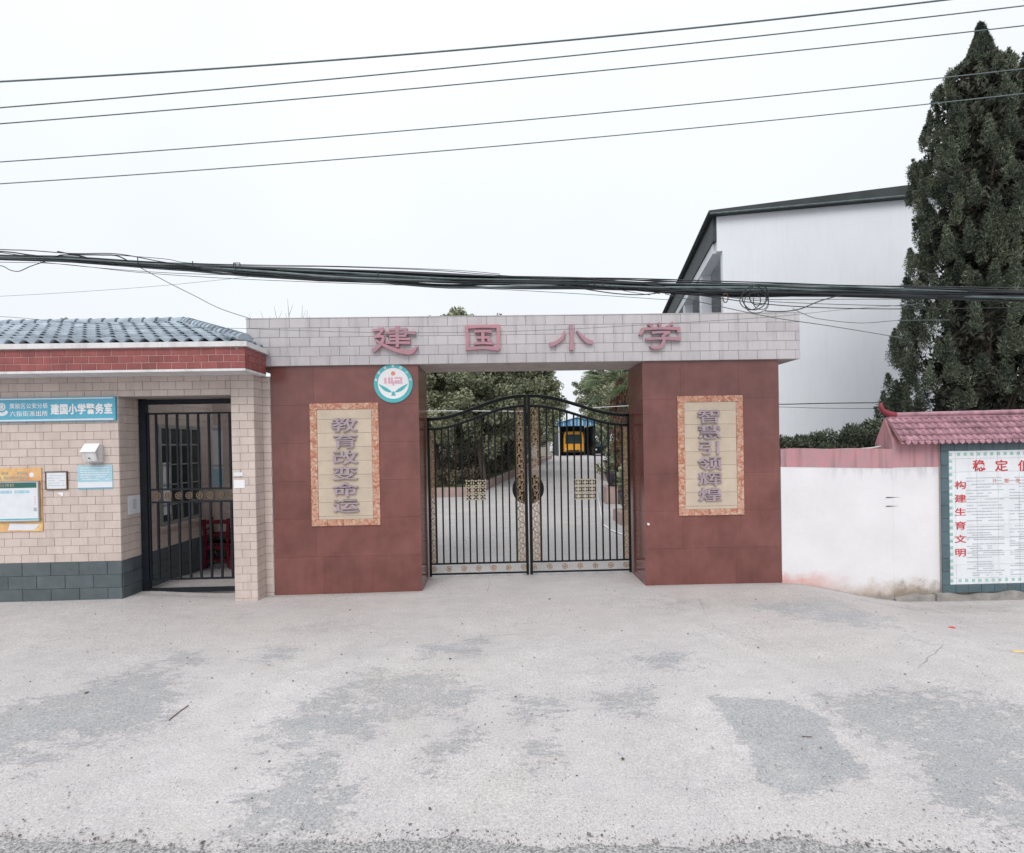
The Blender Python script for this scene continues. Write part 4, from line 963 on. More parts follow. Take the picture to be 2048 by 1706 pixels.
# dark weather cracks on the white wall
for k, (a_, b_) in enumerate((((1771, 994), (1800, 996)), ((1771, 1012), (1798, 1013)))):
    x0, x1, z0, z1 = quad(a_, b_, YN); o = MB().prism([(x0, (z0+z1)/2), (x0+.03, (z0+z1)/2+.009), (x1, (z0+z1)/2+.002), (x0+.03, (z0+z1)/2-.006)], YN-.002, YN+.004).obj('crack', MT['roof_dark'], nw)

# ------------------------------------------------------------------ white school building behind (campus axis turned 11.5 deg)
PHI = R(11.5)
SB = 16.5/14; c0 = P(1433, 433.5, 16.5)
sb = empty('school_building', (c0.x, 16.5, 0), -PHI); sb.scale = (SB, SB, SB); tag(sb, 'white two storey school building with dark eaves behind the juniper', 'building')
HE = c0.z/SB; WB, LB = 13.0, 24.0
MB().box(.14, WB, 0, .24, -.3, HE-.001).obj('end_wall', MT['bldg'], sb)
MB().box(.0, .1399, -.0, .24, HE-.9499, HE-.001).obj('wall_nib', MT['bldg'], sb)
MB().box(2.0, WB-.002, .241, LB, -.3, HE-.002).obj('body_wall', MT['bldg'], sb)
MB().box(-.10, .22, .02, LB, HE-.649, HE-.0015).obj('dark_frieze', MT['fascia'], sb)
MB().box(-.06, .24, .243, LB, HE-.92, HE-.65).obj('gallery_beam', MT['bldg'], sb)
MB().box(.241, 1.999, .244, LB, HE-.75, HE-.70).obj('gallery_ceiling', MT['bldg'], sb)
MB().box(-.03, .19, .242, LB, 3.9, 4.9).obj('gallery_parapet', MT['bldg'], sb)
MB().box(.191, 1.999, .243, LB, 3.75, 3.9).obj('gallery_floor', MT['bldg'], sb)
for i in range(7): MB().box(-.02, .28, 2.2+3.4*i, 2.55+3.4*i, -.3, HE-.921).obj('column', MT['bldg'], sb)
for i in range(6):
    wn = MB().box(1.965, 1.999, 1.9+3.4*i, 3.9+3.4*i, 5.2, 6.9).obj('window', MT['window_frame'], sb)
    MB().box(1.955, 1.9645, 1.97+3.4*i, 3.83+3.4*i, 5.27, 6.83).obj('pane', MT['glass'], wn)
rf = MB(); b = rf.v; x0_, x1_, y0_, y1_ = -.20, WB+.4, -.16, LB+.4
rf.v += [(x0_, y0_, HE), (x1_, y0_, HE), (x1_, y1_, HE), (x0_, y1_, HE), (x0_, y0_, HE+.13), (x1_, y0_, HE+.13+.036*(x1_-x0_)), (x1_, y1_, HE+.13+.036*(x1_-x0_)), (x0_, y1_, HE+.13)]
for q in ((0, 3, 2, 1), (4, 5, 6, 7), (0, 1, 5, 4), (1, 2, 6, 5), (2, 3, 7, 6), (3, 0, 4, 7)): rf.f.append(q)
rf.obj('roof', MT['fascia'], sb)
MB().tube([(x0_-.01, y0_-.03, HE+.075), (x0_-.01, LB, HE+.075)], .045, 6).obj('gutter', MT['fascia'], sb)
MB().tube([(x0_, y0_-.03, HE+.02), (x1_, y0_-.03, HE+.02)], .022, 6).obj('eave_edge', MT['cable_grey'], sb)

# ------------------------------------------------------------------ foliage
def blades(C, N_, L, Wd, updir=None, spread=1.0, quad=True):
    """C: (k,3) clump centres with radius column; returns V,F of k*N_ leaf blades"""
    k = len(C); n = k*N_
    cen = np.repeat(C[:, :3], N_, 0); rad = np.repeat(C[:, 3], N_)
    d = RNG.normal(size=(n, 3)); d /= np.linalg.norm(d, axis=1)[:, None]
    r_ = RNG.random(n)**.45
    p = cen+d*(rad*r_)[:, None]*np.array([1, 1, .85])
    ax = d*spread+RNG.normal(size=(n, 3))*.55
    if updir is not None: ax = ax+np.asarray(updir)
    ax /= np.linalg.norm(ax, axis=1)[:, None]
    sd_ = np.cross(ax, RNG.normal(size=(n, 3))); sd_ /= np.linalg.norm(sd_, axis=1)[:, None]
    ln = L*RNG.uniform(.6, 1.4, n)[:, None]; wd = Wd*RNG.uniform(.6, 1.4, n)[:, None]
    a = p-ax*ln*.5; b = p+ax*ln*.5; m_ = p-ax*ln*.02
    if quad:
        V = np.stack([a, m_+sd_*wd, b, m_-sd_*wd], 1).reshape(-1, 3); F_ = np.arange(n*4).reshape(-1, 4)
    else:
        V = np.stack([a-sd_*wd, a+sd_*wd, b], 1).reshape(-1, 3); F_ = np.arange(n*3).reshape(-1, 3)
    return V, F_
def foliage(name, C, N_, L, Wd, m, parent, updir=None, spread=1., quad=True):
    V, F_ = blades(np.asarray(C, float), N_, L, Wd, updir, spread, quad)
    return link(bpy.data.objects.new(name, mesh_np(name, V, F_, m)), parent)

def juniper(label, X, Y, H, rad, seed, ncl, per, base=.2):
    """columnar juniper made of many upright plumes that hug the trunk"""
    global RNG
    RNG = np.random.default_rng(seed)
    t = empty('juniper_tree', (X, Y, 0)); tag(t, label, 'tree', 'junipers behind the notice wall')
    mb = MB(); mb.tube([(0, 0, -.3), (.05, 0, H*.4), (-.03, .02, H*.75), (0, 0, H*.96)], [.2, .13, .07, .02], 8)
    for i in range(34):
        z = RNG.uniform(.9, H*.85); a = RNG.uniform(0, 6.28); r_ = rad(z/H)*.8
        mb.tube([(0, 0, z), (math.cos(a)*r_*.5, math.sin(a)*r_*.5, z+r_*.35), (math.cos(a)*r_, math.sin(a)*r_, z+r_*1.1)], [.035, .022, .008], 5)
    mb.obj('trunk', MT['bark'], t)
    C = []; nodes = []
    # plumes: upright spindles, each a column of clumps leaning out then up
    n = 0
    while n < ncl:
        z = (base+(H-base)*RNG.random()**1.05); R_ = rad(z/H)
        a = RNG.uniform(0, 2*math.pi); k = RNG.uniform(.72, 1.06); ph = R_*k
        L_ = RNG.uniform(.25, .8)*(.6+.4*(1-z/H)); m_ = int(5+L_*5); w0 = RNG.uniform(.13, .24)*(.3+.7*min(1, R_/1.25))
        lean = RNG.uniform(.05, .28)
        for i in range(m_):
            u = i/(m_-1); zz = z+L_*u
            if zz > H: break
            rr_ = min(ph+lean*u*.5, rad(min(1, zz/H))*1.12)
            C.append((math.cos(a)*rr_, math.sin(a)*rr_, zz, w0*(1-u*.82)*(.7 if i == 0 else 1)))
        n += m_
    for i in range(7): C.append((RNG.normal(0, .02), RNG.normal(0, .02), H-.85+i*.15, .15-.021*i))
    foliage('foliage', C, per, .075, .0075, MT['juniper'], t, (0, 0, .8), .8)
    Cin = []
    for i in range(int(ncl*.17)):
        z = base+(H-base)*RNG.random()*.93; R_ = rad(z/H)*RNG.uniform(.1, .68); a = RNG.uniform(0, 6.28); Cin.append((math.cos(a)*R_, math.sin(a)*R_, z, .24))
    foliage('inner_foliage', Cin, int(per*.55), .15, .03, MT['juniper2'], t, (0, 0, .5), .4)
    return t
def prof1(u): return float(np.interp(u, [0, .1, .25, .31, .43, .48, .62, .67, .764, .82, .87, .905, .92, .945, .985, 1], [1.7, 1.8, 1.7, 1.65, 1.36, 1.18, 1.22, 1.16, 1.1, .84, .74, .62, .30, .17, .06, .01]))
def prof2(u): return float(np.interp(u, [0, .1, .3, .5, .7, .85, .93, 1], [1.4, 1.6, 1.5, 1.35, 1.2, .95, .35, .03]))
pj = P(1958, 50, 10.6)
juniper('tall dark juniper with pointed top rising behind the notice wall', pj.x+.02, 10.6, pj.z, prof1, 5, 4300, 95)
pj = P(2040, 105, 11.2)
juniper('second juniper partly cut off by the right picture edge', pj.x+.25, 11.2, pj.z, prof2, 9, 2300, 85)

# hedge of bushy young cypresses between wall and building
def shrub(label, X, Y, H, rx_, seed, m='juniper', name='hedge_bush', grp='hedge bushes above the white wall', n=90, per=90, z0=0., cat='bush'):
    global RNG
    RNG = np.random.default_rng(seed); t = empty(name, (X, Y, z0)); tag(t, label, cat, grp)
    MB().tube([(0, 0, -.2), (.02, .01, H*.8)], [.05, .015], 6).obj('stem', MT['bark'], t)
    C = []
    for i in range(n):
        u = RNG.random()**.8; a = RNG.uniform(0, 6.28); k = math.sqrt(max(0, 1-(u*1.05-.25)**2 if u > .25 else 1))*RNG.uniform(.5, 1.02)
        C.append((math.cos(a)*rx_*k, math.sin(a)*rx_*k*.8, H*.12+u*H*.82, .16))
    foliage('foliage', C, per, .085, .012, MT[m], t, (0, 0, .7), .8)
    return t
hx_ = [(1580, 868), (1622, 858), (1672, 850), (1720, 842), (1762, 832), (1800, 826)]
names = ['lowest hedge bush next to the right granite pillar', 'second hedge bush from the granite pillar', 'third hedge bush from the pillar above the stained pink band', 'hedge bush left of the tallest one beside the juniper', 'hedge bush touching the red roof finial', 'hedge bush hidden under the juniper skirt']
for i, (px, py) in enumerate(hx_):
    p = P(px, py, 9.6+.1*(i % 2)); shrub(names[i], p.x, 9.6+.1*(i % 2), p.z, .42, 40+i, per=150)

# trees inside the campus
def crown(name, C, m, parent, per, L=.17, Wd=.045): return foliage(name, C, per, L, Wd, m, parent, (0, 0, -.1), .6)
def make_tree(seed, H, R_, trunk_h, m, per=70, ncl=170, name='camphor_tree'):
    global RNG
    RNG = np.random.default_rng(seed); t = empty(name, (0, 0, 0)); mb = MB()
    pts = [(0, 0, -.2)]; x = y = 0
    for i in range(1, 6): x += RNG.normal(0, .09); y += RNG.normal(0, .09); pts.append((x, y, H*.75*i/5))
    mb.tube(pts, [.17, .15, .13, .10, .07, .03], 8)
    for i in range(11):
        z = RNG.uniform(trunk_h*.8, H*.7); a = RNG.uniform(0, 6.28); r_ = R_*RNG.uniform(.5, .9)
        mb.tube([(x*z/H, y*z/H, z), (math.cos(a)*r_*.5, math.sin(a)*r_*.5, z+r_*.45), (math.cos(a)*r_, math.sin(a)*r_, z+r_*.75)], [.06, .04, .012], 5)
    mb.obj('trunk', MT['bark'], t)
    C = []
    zc = (trunk_h+H)/2; hz_ = (H-trunk_h)/2
    for i in range(ncl):
        d = RNG.normal(size=3); d /= np.linalg.norm(d); k = RNG.uniform(.35, 1.0)
        lump = 1+.22*math.sin(d[0]*4+seed)+.18*math.sin(d[2]*5+d[1]*3)
        C.append((d[0]*R_*k*lump, d[1]*R_*k*lump, zc+d[2]*hz_*k*.95, RNG.uniform(.3, .55)))
    crown('crown', C, m, t, per)
    return t
def copy_tree(src, loc, rz, s, label, cat, group):
    r = src.copy(); COL.objects.link(r); r.location = loc; r.rotation_euler = (0, 0, rz); r.scale = (s, s, s); tag(r, label, cat, group)
    for ch in src.children:
        c = ch.copy(); COL.objects.link(c); c.parent = r
    return r
protoA = make_tree(21, 8.6, 2.4, 1.5, MT['leaf'], 170, 210); protoB = make_tree(22, 8.2, 2.3, 1.3, MT['leaf_dark'], 170, 200)
spots = [ # px, Y, proto, scale, label
 (872, 24, 'A', .93, 'camphor tree seen through the gate beside the left pillar, pale sky through its crown'),
 (925, 28, 'A', 1.12, 'tallest camphor tree, its top showing above the gateway beam'),
 (968, 23, 'B', .92, 'dark trunked tree behind the middle of the left gate leaf'),
 (1010, 32, 'A', 1.0, 'tree left of the gate meeting stiles in the planting bed'),
 (1040, 29, 'B', 1.0, 'dark tree directly behind the gate meeting stiles'),
 (1078, 40, 'A', .95, 'farthest tree of the bed, left of the sky gap'),
 (900, 38, 'B', 1.15, 'far tree behind the left end of the planting bed'),
 (990, 44, 'B', 1.2, 'far tree behind the middle of the planting bed'),
 (1203, 68, 'A', 1.5, 'tree right of the sky gap above the blue shed'),
 (1262, 40, 'B', .95, 'dark tree beside the right pillar inside the gate'),
 (1290, 26, 'A', .95, 'tree partly hidden by the right pillar behind the palm')]
grp = 'trees along the school driveway'
used = {'A': 0, 'B': 0}
for i, (px, Y, k, s, lb) in enumerate(spots):
    x = P(px, 890, Y).x; loc = (x, Y, float(gz(x, Y))); pr = protoA if k == 'A' else protoB
    if not used[k]: pr.location = loc; pr.scale = (s, s, s); tag(pr, lb, 'tree', grp); used[k] = 1
    else: copy_tree(pr, loc, i*1.9, s, lb, 'tree', grp)
# tree tops poking above the guardhouse roof
for px, py, Y, lb in ((-34, 612, 13.5, 'tree at the left picture edge behind the guardhouse roof'), (132, 634, 15.5, 'small leafy tip rising over the guardhouse ridge')):
    p = P(px, py, Y)
    if px < 0: copy_tree(protoB, (p.x, Y, 0), 2., p.z/8.3, lb, 'tree', 'trees behind the guardhouse')
    else:
        RNG = np.random.default_rng(3); t = empty('sapling', (p.x, Y, 0)); tag(t, lb, 'tree', 'trees behind the guardhouse')
        MB().tube([(0, 0, 0), (.05, 0, p.z*.6), (0, 0, p.z)], [.06, .04, .01], 6).obj('trunk', MT['bark'], t)
        foliage('crown', [(0, 0, p.z-.15, .14), (.1, 0, p.z-.3, .2), (-.05, .1, p.z-.55, .3), (.1, -.1, p.z-.9, .4)], 80, .13, .04, MT['leaf_dark'], t)
# bare saplings above the beam
RNG = np.random.default_rng(8)
bt = empty('bare_sapling', (P(585, 640, 11).x, 11, 0)); tag(bt, 'leafless thin sapling whose twigs rise above the beam left end', 'tree')
mb = MB(); tops = [(575, 598), (605, 610), (548, 612), (521, 622), (498, 628), (615, 620)]
for px, py in tops:
    p = P(px, py, 11); x = p.x-bt.location.x
    mb.tube([(0, 0, 2.5), (x*.4, 0, 3.9), (x*.85, .02, p.z-.35), (x, 0, p.z)], [.02, .012, .006, .002], 5)
    mb.tube([(x*.85, .02, p.z-.35), (x*.85+.08, .05, p.z-.1)], [.005, .002], 4); mb.tube([(x*.7, .02, p.z-.6), (x*.7-.1, .05, p.z-.28)], [.005, .002], 4)
mb.tube([(0, 0, 0), (0, 0, 2.55)], [.035, .02], 6)
mb.obj('twigs', MT['cable_grey'], bt)

# ------------------------------------------------------------------ planting bed with kerb, campus wall, shed, bus, planters
ux, uy = math.sin(PHI), math.cos(PHI)
BXc, BYc = -1.05, 20.0
def on(x, y, dz=0): return (x, y, float(gz(x, y))+dz)
soil = MB(); pts = [(-9, BYc+.1), (BXc-.1, BYc+.1), (BXc-.1+31*ux, BYc+31*uy), (-9, BYc+31)]
soil.v += [on(x, y, .30 if i < 2 else .25) for i, (x, y) in enumerate(pts)]; soil.f.append((0, 1, 2, 3))
tag(soil.obj('planting_bed', MT['soil'], None), 'dark planting bed soil under the driveway trees', kind='structure')
kb = empty('bed_kerb', (BXc, BYc, 0)); tag(kb, 'low pinkish brick kerb wall around the planting bed inside the gate', 'kerb')
for i in range(13): 
    x0 = -9+.62*i; MB().box(x0, x0+.61, BYc-.1, BYc+.1, float(gz(0, BYc))-.1, float(gz(0, BYc))+.36).obj('kerb_block', MT['kerb'], kb)
for i in range(40):
    s = .0+i*.78; x, y = BXc+ux*(s+.39)-.1*uy*0, BYc+uy*(s+.39)
    MB().obox((x-.1, y, float(gz(x, y))+.12), (ux*.385, uy*.385, .0065), (uy*.1, -ux*.1, 0), (0, 0, .23)).obj('kerb_block', MT['kerb'], kb)
# low ground-cover shrubs in the bed
RNG = np.random.default_rng(31)
C = []
for i in range(900):
    y = RNG.uniform(20.5, 43); x = RNG.uniform(-6.5, BXc-.4+(y-20)*ux/uy); C.append((*on(x, y, .45+RNG.uniform(0, .35)+max(0, y-28)*RNG.uniform(0, .2)), RNG.uniform(.2, .4)+max(0, y-28)*.02))
V, F_ = blades(np.array(C), 55, .12, .035, (0, 0, .4), .6)
tag(link(bpy.data.objects.new('ground_cover', mesh_np('ground_cover', V, F_, mat('bed_shrub_leaf', (.05, .06, .028), .7, .5, 1.2, island=.45, col2=(.10, .075, .05)))), None), 'dark low shrubs covering the planting bed', kind='stuff')

cw_ = MB().box(-14, 3.5, 47, 47.25, .4, 2.5).obj('campus_wall', MT['bldg'], None); tag(cw_, 'pale far campus wall glimpsed behind the driveway trees', 'wall')
RNG = np.random.default_rng(77); C = []
for i in range(900):
    x = RNG.uniform(-34, 7.6) if i % 3 else RNG.uniform(10.6, 30); hh = 6.2+1.6*math.sin(x*.45)+1.1*math.sin(x*1.3+1); C.append((x, RNG.uniform(62, 70), .8+RNG.random()**.7*hh, RNG.uniform(.6, 1.1)))
V, F_ = blades(np.array(C), 60, .34, .10, (0, 0, .1), .6)
tag(link(bpy.data.objects.new('distant_trees', mesh_np('distant_trees', V, F_, MT['leaf'])), None), 'far belt of trees beyond the campus wall', kind='stuff')
cw2 = MB().box(4.0, 5.6, 57.0, 57.2, .5, 3.0).obj('campus_wall', MT['mortar'], None); tag(cw2, 'short grey far wall left of the blue shed', 'wall')
shx0, shx1, shY = P(1120, 890, 56).x, P(1188, 890, 56).x, 56.
gz0 = float(gz(0, 56))
sh = empty('blue_shed', ((shx0+shx1)/2, shY, gz0)); tag(sh, 'blue gabled tin shed sheltering the yellow bus', 'shed')
zt, ze = P(1155, 836, 56).z, P(1155, 852, 56).z
g_ = MB(); xm = (shx0+shx1)/2
g_.prism([(shx0-.15, ze), (shx1+.15, ze), (shx1+.15, ze+.35), (xm, zt), (shx0-.15, ze+.35)], shY-.05, shY); g_.obj('gable_sheet', MT['tin_blue'], sh)
for x in np.arange(shx0, shx1+.01, .42): MB().box(x-.05, x+.05, shY-.09, shY-.051, ze+.02, ze+.34+max(0, (1-abs(x-xm)/(shx1-xm)))*.5).obj('rib', MT['pale_blue'], sh)
for s, xa in ((1, shx0-.3), (-1, shx1+.3)):
    MB().obox(((xa+xm)/2, shY+3.4, (ze+.3+zt)/2+.06), ((xm-xa)/2, 0, (zt-ze-.3)/2), (0, 3.6, 0), (0, 0, .04)).obj('roof_sheet', MT['tin_blue'], sh)
for x in (shx0-.06, shx1+.06):
    for y in (shY+.1, shY+6.6): MB().box(x-.06, x+.06, y-.06, y+.06, gz0-.2, ze+.02).obj('post', MT['white'], sh)
MB().box(shx0-.1, shx1+.1, shY+6.8, shY+6.9, gz0-.2, ze+.3).obj('back_wall', MT['dark_int'], sh)
for x in (shx0-.1, shx1+.1): MB().box(x-.02, x+.02, shY+.3, shY+6.5, gz0-.2, ze+.02).obj('side_wall', MT['dark_int'], sh)
# minibus, front view
bx0, bx1 = P(1131, 885, 55.5).x, P(1172, 885, 55.5).x; bw2 = (bx1-bx0)/2; bz1 = P(1150, 863, 57).z-gz0
bu = empty('yellow_minibus', ((bx0+bx1)/2, 57.0, gz0)); tag(bu, 'yellow school minibus parked nose out under the blue shed', 'bus')
bt_ = bz1
body = MB(); prof = [(-bw2, .32), (bw2, .32), (bw2, bt_*.8), (bw2*.93, bt_*.95), (bw2*.8, bt_), (-bw2*.8, bt_), (-bw2*.93, bt_*.95), (-bw2, bt_*.8)]
body.prism(prof, .05, 5.6); body.obj('body', MT['yellow'], bu)
wsh = MB().prism([(-bw2*.84, bt_*.50), (bw2*.84, bt_*.50), (bw2*.80, bt_*.88), (-bw2*.80, bt_*.88)], .0, .049).obj('windscreen', MT['glass'], bu)
MB().box(-.03, .03, -.02, -.001, bt_*.5, bt_*.88).obj('pillar', MT['yellow'], wsh)
MB().box(-bw2*.55, bw2*.55, -.0, .048, .5, .62).obj('grille', MT['black'], bu)
MB().box(-bw2*1.0, bw2*1.0, -.08, .049, .30, .45).obj('bumper', MT['iron_grey'], bu)
for s in (-1, 1):
    MB().disc(s*bw2*.72, .72, .12, -.02, .049, 14).obj('headlight', MT['white'], bu)
    MB().box(s*bw2*1.0-.02+s*.12, s*bw2*1.0+.02+s*.12, -.2, -.12, bt_*.55, bt_*.78).obj('mirror', MT['black'], bu)
    MB().box(min(s*bw2, s*bw2*1.0+s*.14), max(s*bw2, s*bw2+s*.14), -.15, .06, bt_*.79, bt_*.81).obj('mirror_arm', MT['black'], bu)
    for y in (.9, 4.4):
        wv = MB(); 
        n_ = 18; b = 0
        for xx in (s*bw2*.86, s*bw2*1.005): wv.v += [(xx, y+.34*math.cos(2*math.pi*k/n_), .34+.34*math.sin(2*math.pi*k/n_)) for k in range(n_)]
        wv.f += [tuple(range(n_)), tuple(range(2*n_-1, n_-1, -1))]+[(k, (k+1) % n_, n_+(k+1) % n_, n_+k) for k in range(n_)]
        wv.obj('wheel', MT['black'], bu)
# dark parked car right of the shed: low body + cabin
cp = P(1204, 895, 54)
car = empty('parked_car', (cp.x, 54, float(gz(cp.x, 54)))); tag(car, 'dark parked car right of the blue shed', 'car')
cb = MB(); cb.prism([(-.85, .25), (.85, .25), (.87, .7), (.8, .95), (.62, 1.5), (.5, 1.56), (-.5, 1.56), (-.62, 1.5), (-.8, .95), (-.87, .7)], 0, 3.6); cb.obj('body', MT['iron'], car)
MB().prism([(-.72, .98), (.72, .98), (.58, 1.45), (-.58, 1.45)], -.02, -.001).obj('windscreen', MT['glass'], car)
for s in (-1, 1):
    MB().box(s*.66-.12, s*.66+.12, -.02, -.001, .62, .75).obj('headlight', MT['paper'], car)
    for y in (.7, 2.9):
        wv = MB(); n_ = 16
        for xx in (s*.66, s*.88): wv.v += [(xx, y+.31*math.cos(2*math.pi*k/n_), .31+.31*math.sin(2*math.pi*k/n_)) for k in range(n_)]
        wv.f += [tuple(range(n_)), tuple(range(2*n_-1, n_-1, -1))]+[(k, (k+1) % n_, n_+(k+1) % n_, n_+k) for k in range(n_)]
        wv.obj('wheel', MT['black'], car)
# palm with shaggy trunk
def palm(label, X, Y, H, seed):
    global RNG
    RNG = np.random.default_rng(seed); t = empty('fan_palm', (X, Y, float(gz(X, Y)))); tag(t, label, 'palm')
    MB().tube([(0, 0, -.1), (.02, 0, H*.5), (0, .03, H)], [.17, .15, .12], 10).obj('trunk', MT['bark'], t)
    C = [(RNG.normal(0, .08), RNG.normal(0, .08), z, .28) for z in np.linspace(H*.35, H*.98, 12)]
    foliage('dead_thatch', C, 90, .35, .02, MT['dead'], t, (0, 0, -1.4), .5)
    fr_ = []; 
    for k in range(24):
        a = RNG.uniform(0, 6.28); el = RNG.uniform(-.5, 1.1); st_ = MB(); Ls = RNG.uniform(.7, 1.05)
        d = Vector((math.cos(a)*math.cos(el), math.sin(a)*math.cos(el), math.sin(el))); base = Vector((0, 0, H)); tip = base+d*Ls
        st_.tube([base, base.lerp(tip, .5)+Vector((0, 0, .06)), tip], [.014, .01, .007], 4)
        s_ = d.cross(Vector((0, 0, 1))).normalized(); up = s_.cross(d)
        for q_ in range(-9, 10):
            th = q_*.15; dd = (d*math.cos(th)+s_*math.sin(th)).normalized(); e = tip+dd*.62*(1-.02*abs(q_))+Vector((0, 0, -.10-.012*abs(q_))); mid = tip+dd*.33
            b = len(st_.v); pw = up*.012+s_*.012
            st_.v += [tuple(tip), tuple(mid+pw+up*.02), tuple(e), tuple(mid-pw)]; st_.f.append((b, b+1, b+2, b+3))
        st_.obj('frond', MT['palm'], t)
palm('fan palm with shaggy brown trunk just inside the right pillar', P(1243, 800, 17).x, 17, 4.1, 4)
# planters on the right of the driveway
def pot(label, px, py, Y, r_, h_, plant=True, box=None):
    p = P(px, py, Y); z0 = float(gz(p.x, Y)); t = empty('planter', (p.x, Y, z0)); tag(t, label, 'planter', 'planters right of the driveway')
    if box: MB().box(-box/2, box/2, -box/2, box/2, 0, h_).obj('plinth', MT['kerb'], t); zb = h_
    else: zb = 0
    mb = MB(); n_ = 16; prof = [(r_*.55, 0), (r_*.8, .14*r_*3), (r_, .42), (r_*1.05, .5), (r_*.92, .5), (r_*.85, .42)]
    for rad_, z in prof: mb.v += [(rad_*math.cos(2*math.pi*k/n_), rad_*math.sin(2*math.pi*k/n_), zb+z) for k in range(n_)]
    for i in range(len(prof)-1):
        for k in range(n_): mb.f.append((i*n_+k, i*n_+(k+1) % n_, (i+1)*n_+(k+1) % n_, (i+1)*n_+k))
    mb.f.append(tuple(range(n_))[::-1]); mb.f.append(tuple((len(prof)-1)*n_+k for k in range(n_)))
    mb.obj('pot', MT['pot'], t, True)
    if plant: 
        C = [(RNG.normal(0, r_*.6), RNG.normal(0, r_*.6), zb+.6+RNG.uniform(0, .8), .22) for i in range(16)]; foliage('plant', C, 60, .16, .035, MT['leaf_dark'], t, (0, 0, .6), .7)
    return t
pot('dark glazed pot with tall plant on a pink plinth inside the right gate leaf', 1233, 955, 17.5, .42, .55, True, .9)
pot('potted shrub lower down beside the right stile of the gate', 1262, 985, 13.5, .34, .32, True, .8)
pot('far dark pot beyond the pink plinth near the parked car', 1222, 925, 26, .4, .5, True, .9)
# white water pipe on the drive
pts = [P(1198, 990, 15), P(1204, 1052, 15), P(1256, 1077, 15)]
def gpt(a, b, dz=.02):
    d = f0 + rr*((a-CX)/FPX) - uu*((b-CY)/FPX); k = CAMH
    for _ in range(8):
        p = Vector((0, 0, CAMH))+d*(-(CAMH-zt_)/d.z) if _ else Vector((0, 0, CAMH))+d*(-CAMH/d.z); zt_ = float(gz(p.x, p.y))
    return Vector((p.x, p.y, zt_+dz))
hp = [gpt(1192, 975), gpt(1199, 1010), gpt(1206, 1050), gpt(1222, 1062), gpt(1262, 1077)]
tag(MB().tube(hp, .022, 6).obj('water_pipe', MT['hose'], None, True), 'thin white water pipe lying across the driveway inside the gate', 'pipe')
# tyre / drain litter
def on_ground_px(a, b): p = gpt(a, b, 0); return p
p = on_ground_px(1904, 1257); mb = MB()
mb.v += [(-.05, 0, .003), (.0, -.02, .006), (.06, .005, .004), (.04, .03, .014), (-.01, .02, .02), (-.04, .035, .004)]; mb.f += [(0, 1, 4), (1, 2, 3), (1, 3, 4), (0, 4, 5)]
o = mb.obj('wrapper', MT['red_ink'], None); o.location = p; tag(o, 'crumpled red wrapper lying on the concrete at the right', 'litter')
p = on_ground_px(2036, 1304); o = MB().obox((0, 0, .006), (.055, -.012, 0), (.004, .018, 0), (0, 0, .004)).obj('card_scrap', MT['gold_pale'], None); o.location = p; o.data.materials[0] = mat('yellow_card', (.68, .52, .22), .6); tag(o, 'pale yellow card scrap at the right picture edge', 'litter')
a_, b_ = on_ground_px(338, 1442), on_ground_px(377, 1412)
tag(MB().tube([a_+Vector((0, 0, .006)), a_.lerp(b_, .5)+Vector((0, 0, .012)), b_+Vector((0, 0, .006))], .004, 5).obj('dry_stalk', MT['wood'], None), 'thin dry brown stalk lying on the forecourt at the left', 'stalk')
a_, b_ = on_ground_px(1604, 1474), on_ground_px(1624, 1475)
tag(MB().tube([a_+Vector((0, 0, .006)), b_+Vector((0, 0, .006))], .003, 5).obj('dry_stalk', MT['wood'], None), 'short brown stick on the dark patch of the forecourt', 'stalk')

# ------------------------------------------------------------------ overhead lines
def wire(name, pts, Y, r_, label, cat='wire', group='overhead power lines', m='cable_grey', ext=(-600, 2700), dY=0., step=60):
    xs_ = [p[0] for p in pts]; ys_ = [p[1] for p in pts]; k = min(2, len(pts)-1); co = np.polyfit(xs_, ys_, k)
    X = np.arange(ext[0], ext[1]+1, step) if ext else np.linspace(xs_[0], xs_[-1], 30)
    P_ = [P(float(x), float(np.polyval(co, x)), Y) for x in X]
    for i, p in enumerate(P_): p.y += dY*(i/len(P_))
    o = MB().tube(P_, r_*.85, 5).obj(name, MT[m], None, True); tag(o, label, cat, group); return o
WL = [([(0, 163), (512, 132), (768, 112.5), (1280, 66), (1680, 24.5), (1890, 0)], .0115, 'thickest topmost power line crossing the sky'),
      ([(0, 215.5), (512, 172), (768, 148), (1280, 97), (1680, 55), (2048, 11)], .0085, 'second power line from the top'),
      ([(0, 247.5), (512, 205.5), (768, 182.5), (1280, 133), (1680, 92.5), (2048, 51)], .0080, 'third power line, just below the upper pair'),
      ([(0, 324), (512, 286), (768, 265), (1280, 218), (1680, 178.5), (2048, 137)], .0075, 'fourth power line, upper of the lower pair'),
      ([(0, 367.5), (512, 332), (768, 311.5), (1280, 266), (1680, 227), (2048, 187)], .0075, 'fifth and lowest power line')]
for i, (pts, r_, lb) in enumerate(WL): wire('power_line', pts, 6.0+.12*i, r_, lb)

